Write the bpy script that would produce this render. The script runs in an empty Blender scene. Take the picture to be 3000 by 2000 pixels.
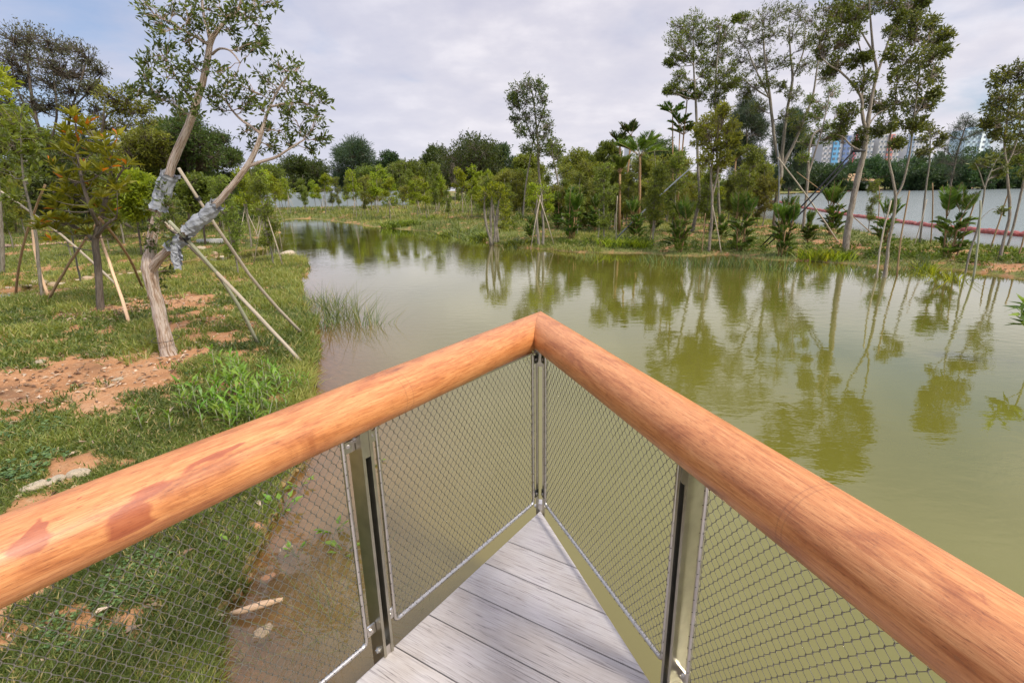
import bpy, math, random
import numpy as np
from mathutils import Vector, Matrix

# ------------------------------------------------------------------ camera, sky, sun
scene = bpy.context.scene
R = math.radians
F_PX, PITCH, ROLL, HC = 1500.0, 16.5, -1.0, 2.4
cam_d = bpy.data.cameras.new("camera")
cam = bpy.data.objects.new("camera", cam_d)
scene.collection.objects.link(cam)
cam_d.sensor_width = 36.0
cam_d.lens = 36.0 * F_PX / 3000.0
cam_d.clip_start = 0.05
cam_d.clip_end = 8000
CAMM = Matrix.Rotation(R(90 - PITCH), 4, 'X') @ Matrix.Rotation(R(ROLL), 4, 'Z')
cam.matrix_world = Matrix.Translation((0, 0, HC)) @ CAMM
scene.camera = cam
RM = np.array(CAMM.to_3x3())

scene.view_settings.view_transform = 'Standard'
scene.view_settings.look = 'None'
scene.view_settings.gamma = 1
scene.view_settings.exposure = 0.52

SUN_EL, SUN_AZ = 48.0, 128.0       # azimuth clockwise from +Y : behind the camera, to the right
world = bpy.data.worlds.new("World")
scene.world = world
world.use_nodes = True
nt = world.node_tree
nt.nodes.clear()


def N(nt, typ, **kw):
    n = nt.nodes.new(typ)
    for k, v in kw.items():
        if k == 'i':
            for kk, vv in v.items():
                n.inputs[kk].default_value = vv
        else:
            setattr(n, k, v)
    return n


def ramp(nt, fac, stops, interp='LINEAR'):
    r = nt.nodes.new('ShaderNodeValToRGB')
    r.color_ramp.interpolation = interp
    el = r.color_ramp.elements
    while len(el) > 1:
        el.remove(el[-1])
    el[0].position = stops[0][0]
    c = stops[0][1]
    el[0].color = (*c, 1) if isinstance(c, tuple) else (c, c, c, 1)
    for p, c in stops[1:]:
        e = el.new(p)
        e.color = (*c, 1) if isinstance(c, tuple) else (c, c, c, 1)
    if fac is not None:
        nt.links.new(fac, r.inputs[0])
    return r.outputs[0]


def mixc(nt, f, a, b, mode='MIX'):
    m = nt.nodes.new('ShaderNodeMix')
    m.data_type = 'RGBA'
    m.blend_type = mode
    for s, v in ((m.inputs[0], f), (m.inputs[6], a), (m.inputs[7], b)):
        if hasattr(v, 'links'):
            nt.links.new(v, s)
        elif isinstance(v, (int, float)):
            s.default_value = v if s.type == 'VALUE' else (v, v, v, 1)
        else:
            s.default_value = (*v, 1)
    return m.outputs[2]


def math_n(nt, op, a, b=None, c=None, clamp=False):
    m = nt.nodes.new('ShaderNodeMath')
    m.operation = op
    m.use_clamp = clamp
    for s, v in zip(m.inputs, (a, b, c)):
        if v is None:
            continue
        if hasattr(v, 'links'):
            nt.links.new(v, s)
        else:
            s.default_value = v
    return m.outputs[0]


sky = N(nt, 'ShaderNodeTexSky', sky_type='NISHITA', sun_disc=False, sun_elevation=R(SUN_EL), sun_rotation=R(SUN_AZ),
        air_density=1.0, dust_density=1.5, ozone_density=1.5)
skyd = mixc(nt, 1.0, sky.outputs[0], (0.095, 0.095, 0.095), 'MULTIPLY')
tc = N(nt, 'ShaderNodeTexCoord')
sep = N(nt, 'ShaderNodeSeparateXYZ')
nt.links.new(tc.outputs['Generated'], sep.inputs[0])
# flat cloud layer: project the direction on a plane overhead
zz = math_n(nt, 'ADD', math_n(nt, 'MAXIMUM', sep.outputs[2], 0.0), 0.22)
cx = math_n(nt, 'DIVIDE', sep.outputs[0], zz)
cy = math_n(nt, 'DIVIDE', sep.outputs[1], zz)
comb = N(nt, 'ShaderNodeCombineXYZ')
nt.links.new(cx, comb.inputs[0]); nt.links.new(cy, comb.inputs[1])
n1 = N(nt, 'ShaderNodeTexNoise', i={'Scale': 1.0, 'Detail': 7.0, 'Roughness': 0.52, 'Distortion': 0.35})
nt.links.new(comb.outputs[0], n1.inputs['Vector'])
n2 = N(nt, 'ShaderNodeTexNoise', i={'Scale': 3.1, 'Detail': 6.0, 'Roughness': 0.55})
nt.links.new(comb.outputs[0], n2.inputs['Vector'])
# blue gaps : mostly to the right (east) and a little to the left
az = math_n(nt, 'SMOOTH_MIN', math_n(nt, 'MULTIPLY', math_n(nt, 'ADD', sep.outputs[0], -0.38), 0.85), 0.35, 0.1)
azl = math_n(nt, 'MULTIPLY', math_n(nt, 'MAXIMUM', math_n(nt, 'ADD', math_n(nt, 'MULTIPLY', sep.outputs[0], -1.0), -0.1), 0.0), 0.5)
azs = math_n(nt, 'ADD', math_n(nt, 'MAXIMUM', az, 0.0), azl)
cov = math_n(nt, 'SUBTRACT', n1.outputs[0], math_n(nt, 'MULTIPLY', azs, 0.48))
covr = ramp(nt, cov, [(0.20, 0.25), (0.44, 1.0)], 'EASE')
cc1 = ramp(nt, n2.outputs[0], [(0.3, (0.43, 0.43, 0.52)), (0.5, (0.50, 0.49, 0.56)), (0.68, (0.61, 0.59, 0.64))])
hor = ramp(nt, sep.outputs[2], [(0.0, 1.0), (0.30, 0.0)])
cc2 = mixc(nt, math_n(nt, 'MULTIPLY', hor, 0.6), cc1, (0.63, 0.615, 0.65))
leftb = math_n(nt, 'MULTIPLY', math_n(nt, 'MAXIMUM', math_n(nt, 'ADD', math_n(nt, 'MULTIPLY', sep.outputs[0], -1.0), -0.05), 0.0), 1.1, clamp=True)
cc3 = mixc(nt, leftb, cc2, (0.32, 0.37, 0.52))
zenf = math_n(nt, 'ADD', math_n(nt, 'MULTIPLY', math_n(nt, 'SUBTRACT', sep.outputs[2], 0.36, clamp=True), 3.0), 1.0)   # overcast: brighter towards the zenith
skymix = mixc(nt, covr, mixc(nt, 1.0, skyd, (0.75, 0.9, 1.05), 'MULTIPLY'), cc3)
skymix = mixc(nt, 1.0, skymix, zenf, 'MULTIPLY')
bg = N(nt, 'ShaderNodeBackground', i={'Strength': 1.0})
nt.links.new(skymix, bg.inputs[0])
wo = N(nt, 'ShaderNodeOutputWorld')
nt.links.new(bg.outputs[0], wo.inputs[0])

sun_d = bpy.data.lights.new("sun", 'SUN')
sun_d.energy = 3.0
sun_d.angle = R(10)
sun_d.color = (1.0, 0.93, 0.82)
sun = bpy.data.objects.new("sun", sun_d)
scene.collection.objects.link(sun)
sd = Vector((math.sin(R(SUN_AZ)) * math.cos(R(SUN_EL)), math.cos(R(SUN_AZ)) * math.cos(R(SUN_EL)), math.sin(R(SUN_EL))))
sun.rotation_euler = (-sd).to_track_quat('-Z', 'Y').to_euler()
sun.location = (0, 0, 40)

# ------------------------------------------------------------------ helpers
rng = np.random.default_rng(7)
K = 1.27551                      # layout was measured on a 2352 px wide picture


def ray(x, y):
    return RM @ np.array([(x * K - 1500) / F_PX, -(y * K - 1000) / F_PX, -1.0])


def at(x, y, z=0.0):
    """world point at height z seen at layout position x, y"""
    d = ray(x, y)
    return np.array([0, 0, HC]) + d * ((z - HC) / d[2])


def py(x, y, Y):
    """world point on the upright plane Y seen at layout position x, y"""
    d = ray(x, y)
    return np.array([0, 0, HC]) + d * (Y / d[1])


def mpx(Y):
    return K / F_PX * Y * 1.02


def vnoise(x, y, s, seed=0):
    x = np.asarray(x, float) * s + seed * 17.31
    y = np.asarray(y, float) * s + seed * 9.17
    xi, yi = np.floor(x), np.floor(y)
    fx, fy = x - xi, y - yi
    fx = fx * fx * (3 - 2 * fx); fy = fy * fy * (3 - 2 * fy)

    def h(a, b):
        v = np.sin(a * 127.1 + b * 311.7 + seed * 3.3) * 43758.5453
        return v - np.floor(v)
    return (h(xi, yi) * (1 - fx) + h(xi + 1, yi) * fx) * (1 - fy) + (h(xi, yi + 1) * (1 - fx) + h(xi + 1, yi + 1) * fx) * fy


def fbm(x, y, s, seed=0, o=4):
    r = 0; a = 1; t = 0
    for k in range(o):
        r = r + a * vnoise(x, y, s * 2 ** k, seed + k); t += a; a *= .5
    return r / t


class MB:
    def __init__(s):
        s.V = []; s.Q = []; s.T = []; s.tone = []; s.st = []; s.n = 0; s.G = []

    def add(s, V, Q=None, T=None, tone=0.5, st=None):
        V = np.asarray(V, float).reshape(-1, 3)
        if Q is not None and len(Q): s.Q.append(np.asarray(Q, int).reshape(-1, 4) + s.n)
        if T is not None and len(T): s.T.append(np.asarray(T, int).reshape(-1, 3) + s.n)
        s.V.append(V)
        s.tone.append(np.broadcast_to(np.asarray(tone, float), (len(V),)))
        s.st.append(np.zeros((len(V), 3)) if st is None else np.asarray(st, float).reshape(-1, 3))
        s.n += len(V)

    def box(s, c, ax, ay, az, tone=.5):
        """box from centre and three half-axis vectors"""
        c, ax, ay, az = (np.asarray(v, float) for v in (c, ax, ay, az))
        P = [c + i * ax + j * ay + k * az for k in (-1, 1) for j in (-1, 1) for i in (-1, 1)]
        s.add(P, [(0, 2, 3, 1), (4, 5, 7, 6), (0, 1, 5, 4), (2, 6, 7, 3), (0, 4, 6, 2), (1, 3, 7, 5)], tone=tone)

    def tube(s, P, r, n=6, tone=.5, caps=True, wob=0.0):
        P = np.asarray(P, float); m = len(P)
        r = np.broadcast_to(np.asarray(r, float), (m,))
        T = np.gradient(P, axis=0); T /= np.linalg.norm(T, axis=1)[:, None] + 1e-12
        u = np.cross(T[0], [0, 0, 1.0])
        if np.linalg.norm(u) < .1: u = np.cross(T[0], [1.0, 0, 0])
        u /= np.linalg.norm(u)
        th = np.linspace(0, 2 * math.pi, n, endpoint=False)
        V = np.zeros((m, n, 3)); L = 0; st = np.zeros((m, n, 3))
        for i in range(m):
            u = u - T[i] * (u @ T[i]); u /= np.linalg.norm(u)
            w = np.cross(T[i], u)
            rr = r[i] * (1 + wob * (rng.random(n) - .5))[:, None] if wob else r[i]
            V[i] = P[i] + rr * (np.cos(th)[:, None] * u + np.sin(th)[:, None] * w)
            if i: L += np.linalg.norm(P[i] - P[i - 1])
            st[i, :, 0] = L; st[i, :, 1] = np.cos(th); st[i, :, 2] = np.sin(th)
        Q = []
        for i in range(m - 1):
            for j in range(n):
                k = (j + 1) % n
                Q.append((i * n + j, i * n + k, (i + 1) * n + k, (i + 1) * n + j))
        V = V.reshape(-1, 3); Tt = []
        st = st.reshape(-1, 3)
        if caps:
            V = np.vstack([V, P[0], P[-1]]); a = m * n; b = a + 1
            st = np.vstack([st, [0, 0, 0], [L, 0, 0]])
            for j in range(n):
                k = (j + 1) % n
                Tt += [(a, k, j), (b, (m - 1) * n + j, (m - 1) * n + k)]
        s.add(V, Q, Tt, tone, st)

    def sticks(s, A, B, ra, rb, tone=.5):
        """many thin three-sided prisms at once"""
        A = np.asarray(A, float).reshape(-1, 3); B = np.asarray(B, float).reshape(-1, 3); n = len(A)
        if not n: return
        d = B - A; d /= np.linalg.norm(d, axis=1)[:, None] + 1e-9
        u = np.cross(d, np.array([.31, .17, .93])); u /= np.linalg.norm(u, axis=1)[:, None] + 1e-9
        w = np.cross(d, u)
        V = np.zeros((n, 6, 3))
        ra = np.broadcast_to(ra, (n,))[:, None]; rb = np.broadcast_to(rb, (n,))[:, None]
        for k in range(3):
            a = 2 * math.pi * k / 3
            o = math.cos(a) * u + math.sin(a) * w
            V[:, k] = A + ra * o; V[:, 3 + k] = B + rb * o
        b = np.arange(n)[:, None, None] * 6
        q = np.array([(0, 1, 4, 3), (1, 2, 5, 4), (2, 0, 3, 5)])[None]
        s.add(V.reshape(-1, 3), (b + q).reshape(-1, 4), tone=tone)

    def leaves(s, P, D, L, wr=.4, tone=None, curl=.15, flat=0.0):
        """one folded lance-shaped blade per point: two quads' worth of outline in one pair of faces"""
        P = np.asarray(P, float).reshape(-1, 3); n = len(P)
        if not n: return
        D = np.asarray(D, float).reshape(-1, 3); D = D / (np.linalg.norm(D, axis=1)[:, None] + 1e-9)
        L = np.broadcast_to(np.asarray(L, float), (n,))[:, None]
        up = rng.normal(size=(n, 3)) * (1 - flat) + np.array([0, 0, 1.0]) * (flat * 2 + .35)
        S = np.cross(D, up); S /= np.linalg.norm(S, axis=1)[:, None] + 1e-9
        U = np.cross(S, D)
        w = L * wr * .5
        V = np.stack([P, P + D * L * .45 + S * w + U * L * curl * .5, P + D * L - U * L * curl * .3,
                      P + D * L * .45 - S * w + U * L * curl * .5], axis=1)
        if tone is None: tone = rng.random(n)
        tt = np.repeat(np.broadcast_to(tone, (n,)), 4)
        s.add(V.reshape(-1, 3), np.arange(n * 4).reshape(-1, 4), tone=tt)

    def blades(s, P, D, L, w, tone, droop=.4):
        """grass blades: two faces each, bending over"""
        n = len(P)
        if not n: return
        P = np.asarray(P, float); D = np.asarray(D, float)
        L = np.broadcast_to(L, (n,))[:, None]; w = np.broadcast_to(w, (n,))[:, None]
        a = rng.random(n) * 2 * math.pi
        S = np.stack([np.cos(a), np.sin(a), np.zeros(n)], 1)
        H = D.copy(); H[:, 2] = 0
        V = np.stack([P - S * w, P + S * w, P + D * L * .55 + S * w * .7, P + D * L * .55 - S * w * .7,
                      P + D * L + H * L * droop - np.array([0, 0, 1.0]) * L * droop * .35], axis=1)
        b = np.arange(n)[:, None] * 5
        s.add(V.reshape(-1, 3), b + np.array([[0, 1, 2, 3]]), b + np.array([[3, 2, 4]]), tone=np.repeat(tone, 5))

    def build(s, name, mat, parent=None, smooth=True, loc=None):
        me = bpy.data.meshes.new(name)
        V = np.vstack(s.V) if s.V else np.zeros((0, 3))
        if loc is not None: V = V - np.asarray(loc)
        Q = np.vstack(s.Q) if s.Q else np.zeros((0, 4), int)
        T = np.vstack(s.T) if s.T else np.zeros((0, 3), int)
        me.vertices.add(len(V)); me.vertices.foreach_set('co', V.astype(np.float32).ravel())
        nl = len(Q) * 4 + len(T) * 3
        me.loops.add(nl)
        me.loops.foreach_set('vertex_index', np.concatenate([Q.ravel(), T.ravel()]).astype(np.int32))
        me.polygons.add(len(Q) + len(T))
        me.polygons.foreach_set('loop_start', np.concatenate([np.arange(len(Q)) * 4, len(Q) * 4 + np.arange(len(T)) * 3]).astype(np.int32))
        me.update(calc_edges=True)
        me.polygons.foreach_set('use_smooth', np.full(len(Q) + len(T), bool(smooth)))
        a = me.attributes.new('tone', 'FLOAT', 'POINT'); a.data.foreach_set('value', np.concatenate(s.tone).astype(np.float32))
        st = np.vstack(s.st)
        if np.any(st):
            a = me.attributes.new('st', 'FLOAT_VECTOR', 'POINT'); a.data.foreach_set('vector', st.astype(np.float32).ravel())
        me.validate(clean_customdata=False)
        if mat: me.materials.append(mat)
        o = bpy.data.objects.new(name, me)
        scene.collection.objects.link(o)
        if loc is not None: o.location = loc
        if parent is not None: o.parent = parent; o.location = (0, 0, 0)
        return o


def tag(o, label=None, cat=None, group=None, kind=None):
    if label: o['label'] = label
    if cat: o['category'] = cat
    if group: o['group'] = group
    if kind: o['kind'] = kind
    return o


def thing(name, loc, label, cat, group=None):
    o = bpy.data.objects.new(name, None)
    o.empty_display_size = .2
    scene.collection.objects.link(o)
    o.location = loc
    return tag(o, label, cat, group)


def copy_tree(o, parent=None):
    c = o.copy(); scene.collection.objects.link(c)
    if parent is not None: c.parent = parent
    for ch in [x for x in scene.objects if x.parent == o]:
        copy_tree(ch, c)
    return c


ORD = ['', 'second', 'third', 'fourth', 'fifth', 'sixth', 'seventh', 'eighth', 'ninth', 'tenth', 'eleventh', 'twelfth',
       'thirteenth', 'fourteenth', 'fifteenth', 'sixteenth', 'seventeenth', 'eighteenth', 'nineteenth', 'twentieth']
ORD += ['twenty-first', 'twenty-second', 'twenty-third', 'twenty-fourth', 'twenty-fifth', 'twenty-sixth', 'twenty-seventh', 'twenty-eighth', 'twenty-ninth', 'thirtieth', 'thirty-first', 'thirty-second', 'thirty-third', 'thirty-fourth', 'thirty-fifth', 'thirty-sixth', 'thirty-seventh', 'thirty-eighth', 'thirty-ninth', 'fortieth']


def nth(i, n):
    if i == 0: return 'leftmost'
    if i == n - 1: return 'rightmost'
    return ORD[i] + ' from the left'


# ------------------------------------------------------------------ materials
def new_mat(name):
    m = bpy.data.materials.new(name); m.use_nodes = True
    m.node_tree.nodes.clear()
    t = m.node_tree
    out = N(t, 'ShaderNodeOutputMaterial')
    return m, t, out


def attr(t, name, what='Fac'):
    a = N(t, 'ShaderNodeAttribute', attribute_name=name)
    return a.outputs[what]


def leaf_mat(name, dark, mid, light, trans=.35, rough=.45, extra=None):
    m, t, out = new_mat(name)
    tone = attr(t, 'tone')
    oi = N(t, 'ShaderNodeObjectInfo')
    c = ramp(t, tone, [(0.0, dark), (0.45, mid), (0.9, light)] + ([(0.97, extra)] if extra else []))
    hs = N(t, 'ShaderNodeHueSaturation', i={'Saturation': 1.0})
    t.links.new(math_n(t, 'ADD', math_n(t, 'MULTIPLY', oi.outputs['Random'], 0.03), 0.485), hs.inputs['Hue'])
    t.links.new(math_n(t, 'ADD', math_n(t, 'MULTIPLY', oi.outputs['Random'], 0.35), 0.85), hs.inputs['Value'])
    t.links.new(c, hs.inputs['Color'])
    b = N(t, 'ShaderNodeBsdfPrincipled', i={'Roughness': rough})
    b.inputs['Specular IOR Level'].default_value = .35
    t.links.new(hs.outputs[0], b.inputs['Base Color'])
    tr = N(t, 'ShaderNodeBsdfTranslucent')
    tcol = mixc(t, 1.0, hs.outputs[0], (1.5, 1.45, .7), 'MULTIPLY')
    t.links.new(tcol, tr.inputs[0])
    mx = N(t, 'ShaderNodeMixShader', i={0: trans})
    t.links.new(b.outputs[0], mx.inputs[1]); t.links.new(tr.outputs[0], mx.inputs[2])
    t.links.new(mx.outputs[0], out.inputs[0])
    return m


def plain(name, col, rough=.6, metal=0.0, var=.15, scale=8.0, bump=.0, spec=.5):
    m, t, out = new_mat(name)
    b = N(t, 'ShaderNodeBsdfPrincipled', i={'Roughness': rough, 'Metallic': metal})
    b.inputs['Specular IOR Level'].default_value = spec
    g = N(t, 'ShaderNodeTexCoord')
    n = N(t, 'ShaderNodeTexNoise', i={'Scale': scale, 'Detail': 6.0})
    t.links.new(g.outputs['Object'], n.inputs['Vector'])
    c = ramp(t, n.outputs[0], [(.3, tuple(x * (1 - var) for x in col)), (.7, tuple(min(1, x * (1 + var)) for x in col))])
    t.links.new(c, b.inputs['Base Color'])
    if bump:
        bp = N(t, 'ShaderNodeBump', i={'Strength': bump, 'Distance': .02})
        t.links.new(n.outputs[0], bp.inputs['Height']); t.links.new(bp.outputs[0], b.inputs['Normal'])
    t.links.new(b.outputs[0], out.inputs[0])
    return m


def bark_mat(name, pale, brown, dark, sc=1.0, amt=.5, bump=.6):
    m, t, out = new_mat(name)
    b = N(t, 'ShaderNodeBsdfPrincipled', i={'Roughness': .85})
    st = attr(t, 'st', 'Vector')
    mp = N(t, 'ShaderNodeMapping'); mp.inputs['Scale'].default_value = (2.2 * sc, 1.6, 1.6)
    t.links.new(st, mp.inputs[0])
    n = N(t, 'ShaderNodeTexNoise', i={'Scale': 2.2, 'Detail': 9.0, 'Roughness': .68, 'Distortion': .8})
    t.links.new(mp.outputs[0], n.inputs['Vector'])
    mp2 = N(t, 'ShaderNodeMapping'); mp2.inputs['Scale'].default_value = (1.2 * sc, 5, 5)
    t.links.new(st, mp2.inputs[0])
    n2 = N(t, 'ShaderNodeTexNoise', i={'Scale': 3.0, 'Detail': 7.0, 'Roughness': .7, 'Distortion': .4})
    t.links.new(mp2.outputs[0], n2.inputs['Vector'])
    c = ramp(t, n.outputs[0], [(.30, dark), (.30 + .22 * amt, brown), (.36 + .3 * amt, pale), (.9, tuple(min(1, v * 1.15) for v in pale))])
    c2 = ramp(t, n2.outputs[0], [(.34, tuple(v * 1.3 for v in dark)), (.5, (1, 1, 1))])
    t.links.new(mixc(t, .7, c, c2, 'MULTIPLY'), b.inputs['Base Color'])
    bp = N(t, 'ShaderNodeBump', i={'Strength': bump, 'Distance': .02})
    t.links.new(math_n(t, 'ADD', n.outputs[0], n2.outputs[0]), bp.inputs['Height']); t.links.new(bp.outputs[0], b.inputs['Normal'])
    t.links.new(b.outputs[0], out.inputs[0])
    return m


M = {}
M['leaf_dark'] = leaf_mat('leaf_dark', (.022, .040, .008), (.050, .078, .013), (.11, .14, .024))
M['leaf_hero'] = leaf_mat('leaf_hero', (.025, .038, .010), (.065, .085, .016), (.15, .175, .035), rough=.4)
M['leaf_mid'] = leaf_mat('leaf_mid', (.045, .068, .010), (.095, .125, .016), (.20, .235, .028))
M['leaf_light'] = leaf_mat('leaf_light', (.11, .15, .01), (.20, .25, .014), (.34, .38, .03), trans=.45)
M['leaf_yellow'] = leaf_mat('leaf_yellow', (.06, .08, .008), (.16, .175, .012), (.30, .30, .02), trans=.35, extra=(.50, .20, .015))
M['leaf_olive'] = leaf_mat('leaf_olive', (.075, .088, .012), (.15, .165, .018), (.26, .26, .03))
M['leaf_red'] = leaf_mat('leaf_red', (.035, .045, .012), (.08, .095, .018), (.18, .18, .03), extra=(.16, .06, .025))
M['leaf_grey'] = leaf_mat('leaf_grey', (.05, .055, .035), (.085, .09, .05), (.15, .15, .09))
M['leaf_casu'] = leaf_mat('leaf_casu', (.02, .04, .02), (.04, .065, .035), (.08, .105, .055))
M['leaf_palm'] = leaf_mat('leaf_palm', (.03, .06, .010), (.08, .14, .018), (.20, .28, .04), rough=.35)
M['leaf_far'] = leaf_mat('leaf_far', (.02, .045, .02), (.045, .085, .03), (.09, .14, .045))
M['leaf_plant'] = leaf_mat('leaf_plant', (.055, .12, .014), (.11, .21, .02), (.21, .32, .04), trans=.4, rough=.35)
M['grass'] = leaf_mat('grass', (.055, .078, .016), (.135, .165, .030), (.28, .285, .065), trans=.35, extra=(.36, .28, .12))
M['clover'] = leaf_mat('clover', (.05, .10, .028), (.09, .16, .045), (.15, .23, .07), trans=.3)
M['reed'] = leaf_mat('reed', (.05, .08, .025), (.1, .15, .04), (.2, .22, .07), trans=.3, extra=(.3, .22, .1))
M['litter'] = leaf_mat('litter', (.10, .05, .025), (.25, .16, .09), (.5, .4, .29), trans=.1)
M['bark_hero'] = bark_mat('bark_hero', (.62, .52, .43), (.38, .25, .16), (.10, .065, .04), amt=.62, bump=1.0)
M['bark_paper'] = bark_mat('bark_paper', (.34, .30, .235), (.22, .165, .115), (.08, .06, .04), amt=.62, bump=1.0)
M['bark_grey'] = bark_mat('bark_grey', (.26, .235, .185), (.16, .13, .09), (.06, .05, .035), amt=.6)
M['bark_dark'] = bark_mat('bark_dark', (.16, .13, .10), (.10, .075, .05), (.04, .03, .02), amt=.6)
M['bark_palm'] = bark_mat('bark_palm', (.30, .20, .10), (.35, .16, .05), (.12, .09, .05), sc=3, amt=.5)
M['pole_pale'] = bark_mat('pole_pale', (.40, .34, .255), (.31, .25, .17), (.16, .12, .08), sc=.6, amt=.4, bump=.3)
M['pole_timber'] = bark_mat('pole_timber', (.66, .45, .27), (.52, .33, .18), (.28, .17, .09), sc=.4, amt=.4, bump=.2)
M['pole_brown'] = bark_mat('pole_brown', (.30, .20, .10), (.22, .13, .06), (.10, .06, .03), sc=.6, amt=.45, bump=.3)
M['pole_green'] = bark_mat('pole_green', (.30, .30, .20), (.24, .23, .15), (.12, .11, .07), sc=.6, amt=.4, bump=.3)
M['rope'] = plain('rope', (.02, .02, .02), .7)
M['metal_pole'] = plain('metal_pole', (.17, .19, .20), .5, .1)
M['wrap'] = plain('wrap', (.24, .25, .265), .85, 0, .25, 6, .5)
M['rock'] = plain('rock', (.33, .24, .15), .9, 0, .35, 9, .7)
M['rock_pale'] = plain('rock_pale', (.38, .31, .21), .9, 0, .25, 9, .7)
M['rock_red'] = plain('rock_red', (.38, .19, .09), .85, 0, .35, 12, .7)
M['concrete'] = plain('concrete', (.6, .58, .54), .9, 0, .1, 9, .2)
M['steel'] = plain('steel', (.40, .375, .30), .33, .92, .12, 20)
M['steel_bright'] = plain('steel_bright', (.60, .57, .53), .28, 1.0, .10, 20)
M['steel_dark'] = plain('steel_dark', (.02, .02, .018), .35, .3, .1, 14)
M['wire'] = plain('wire', (.27, .255, .215), .40, .8, .25, 40)
M['lacing'] = plain('lacing', (.07, .065, .055), .45, .7, .25, 40)
M['hoarding'] = plain('hoarding', (.27, .31, .34), .7, .0, .08, .6)
M['boom'] = plain('boom', (.25, .045, .03), .5, 0, .35, 2.5, .6)
M['black_metal'] = plain('black_metal', (.015, .017, .02), .5)


JOINTS = (.93, .962, 8.62, 8.635)      # metres along the rails where scarf joints cross


def wood_mat():
    m, t, out = new_mat('handrail_wood')
    b = N(t, 'ShaderNodeBsdfPrincipled', i={'Roughness': .42})
    b.inputs['Specular IOR Level'].default_value = .4
    b.inputs['Coat Weight'].default_value = .22
    b.inputs['Coat Roughness'].default_value = .3
    st = attr(t, 'st', 'Vector')
    mp = N(t, 'ShaderNodeMapping'); mp.inputs['Scale'].default_value = (2.2, 44, 1)
    t.links.new(st, mp.inputs[0])
    g = N(t, 'ShaderNodeTexNoise', i={'Scale': 3.0, 'Detail': 9.0, 'Roughness': .65, 'Distortion': .7})
    t.links.new(mp.outputs[0], g.inputs['Vector'])
    mp2 = N(t, 'ShaderNodeMapping'); mp2.inputs['Scale'].default_value = (14, 150, 1)
    t.links.new(st, mp2.inputs[0])
    g2 = N(t, 'ShaderNodeTexNoise', i={'Scale': 2.2, 'Detail': 5.0, 'Roughness': .7, 'Distortion': .2})
    t.links.new(mp2.outputs[0], g2.inputs['Vector'])
    mp3 = N(t, 'ShaderNodeMapping'); mp3.inputs['Scale'].default_value = (1.3, 3.5, 1)
    t.links.new(st, mp3.inputs[0])
    big = N(t, 'ShaderNodeTexNoise', i={'Scale': 2.4, 'Detail': 5.0, 'Roughness': .6, 'Distortion': 1.6})
    t.links.new(mp3.outputs[0], big.inputs['Vector'])
    base = ramp(t, g.outputs[0], [(.25, (.27, .088, .025)), (.42, (.46, .175, .053)), (.58, (.56, .245, .085)), (.78, (.63, .32, .13))])
    tint = ramp(t, big.outputs[0], [(.3, (.60, .44, .36)), (.46, (.9, .82, .76)), (.6, (1.0, 1.0, 1.0)), (.75, (1.08, .96, .86))])
    c = mixc(t, .9, base, tint, 'MULTIPLY')
    pores = ramp(t, g2.outputs[0], [(.34, (.36, .24, .17)), (.46, (1, 1, 1)), (.62, (1, 1, 1)), (.72, (1.12, 1.1, 1.05))])
    c = mixc(t, .7, c, pores, 'MULTIPLY')
    # mildew specks, in drifts
    sp = N(t, 'ShaderNodeTexNoise', i={'Scale': 95.0, 'Detail': 3.0, 'Roughness': .7})
    t.links.new(st, sp.inputs['Vector'])
    spm = math_n(t, 'MULTIPLY', ramp(t, sp.outputs[0], [(.56, 0.0), (.66, 1.0)]), ramp(t, big.outputs[0], [(.30, 1.0), (.50, 0.12)]))
    c = mixc(t, math_n(t, 'MULTIPLY', spm, .55), c, (.22, .09, .035))
    # damp stains, knots and the scarf joints: patches with edges of their own on the timber
    wet = attr(t, 'tone')
    we = N(t, 'ShaderNodeTexNoise', i={'Scale': 16.0, 'Detail': 6.0, 'Roughness': .6})
    t.links.new(st, we.inputs['Vector'])
    wm = ramp(t, math_n(t, 'ADD', wet, math_n(t, 'MULTIPLY', math_n(t, 'SUBTRACT', we.outputs[0], .5), .36)), [(.45, 0.0), (.53, 1.0)])
    c = mixc(t, math_n(t, 'MULTIPLY', wm, .78), c, mixc(t, .5, (.30, .07, .03), mixc(t, 1.0, c, (.5, .25, .2), 'MULTIPLY')))
    mk = N(t, 'ShaderNodeMapping'); mk.inputs['Scale'].default_value = (2.1, 7.5, 1)
    t.links.new(st, mk.inputs[0])
    vk = N(t, 'ShaderNodeTexVoronoi', i={'Scale': 1.0, 'Randomness': 1.0}); t.links.new(mk.outputs[0], vk.inputs['Vector'])
    kd = math_n(t, 'ADD', vk.outputs['Distance'], math_n(t, 'MULTIPLY', math_n(t, 'SUBTRACT', we.outputs[0], .5), .10))
    c = mixc(t, ramp(t, kd, [(.03, .85), (.055, .5), (.11, .15), (.17, 0.0)]), c, (.16, .05, .02))
    su = N(t, 'ShaderNodeSeparateXYZ'); t.links.new(st, su.inputs[0])
    wv = N(t, 'ShaderNodeTexNoise', i={'Scale': 40.0, 'Detail': 3.0}); t.links.new(st, wv.inputs['Vector'])
    uu = math_n(t, 'ADD', su.outputs[0], math_n(t, 'MULTIPLY', wv.outputs[0], .006))
    for u0 in JOINTS:
        near = math_n(t, 'COMPARE', uu, u0, .0022)
        c = mixc(t, math_n(t, 'MULTIPLY', near, .28), c, (.20, .07, .025))
    t.links.new(c, b.inputs['Base Color'])
    bp = N(t, 'ShaderNodeBump', i={'Strength': .3, 'Distance': .003})
    t.links.new(math_n(t, 'ADD', g.outputs[0], g2.outputs[0]), bp.inputs['Height']); t.links.new(bp.outputs[0], b.inputs['Normal'])
    t.links.new(b.outputs[0], out.inputs[0])
    return m


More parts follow.
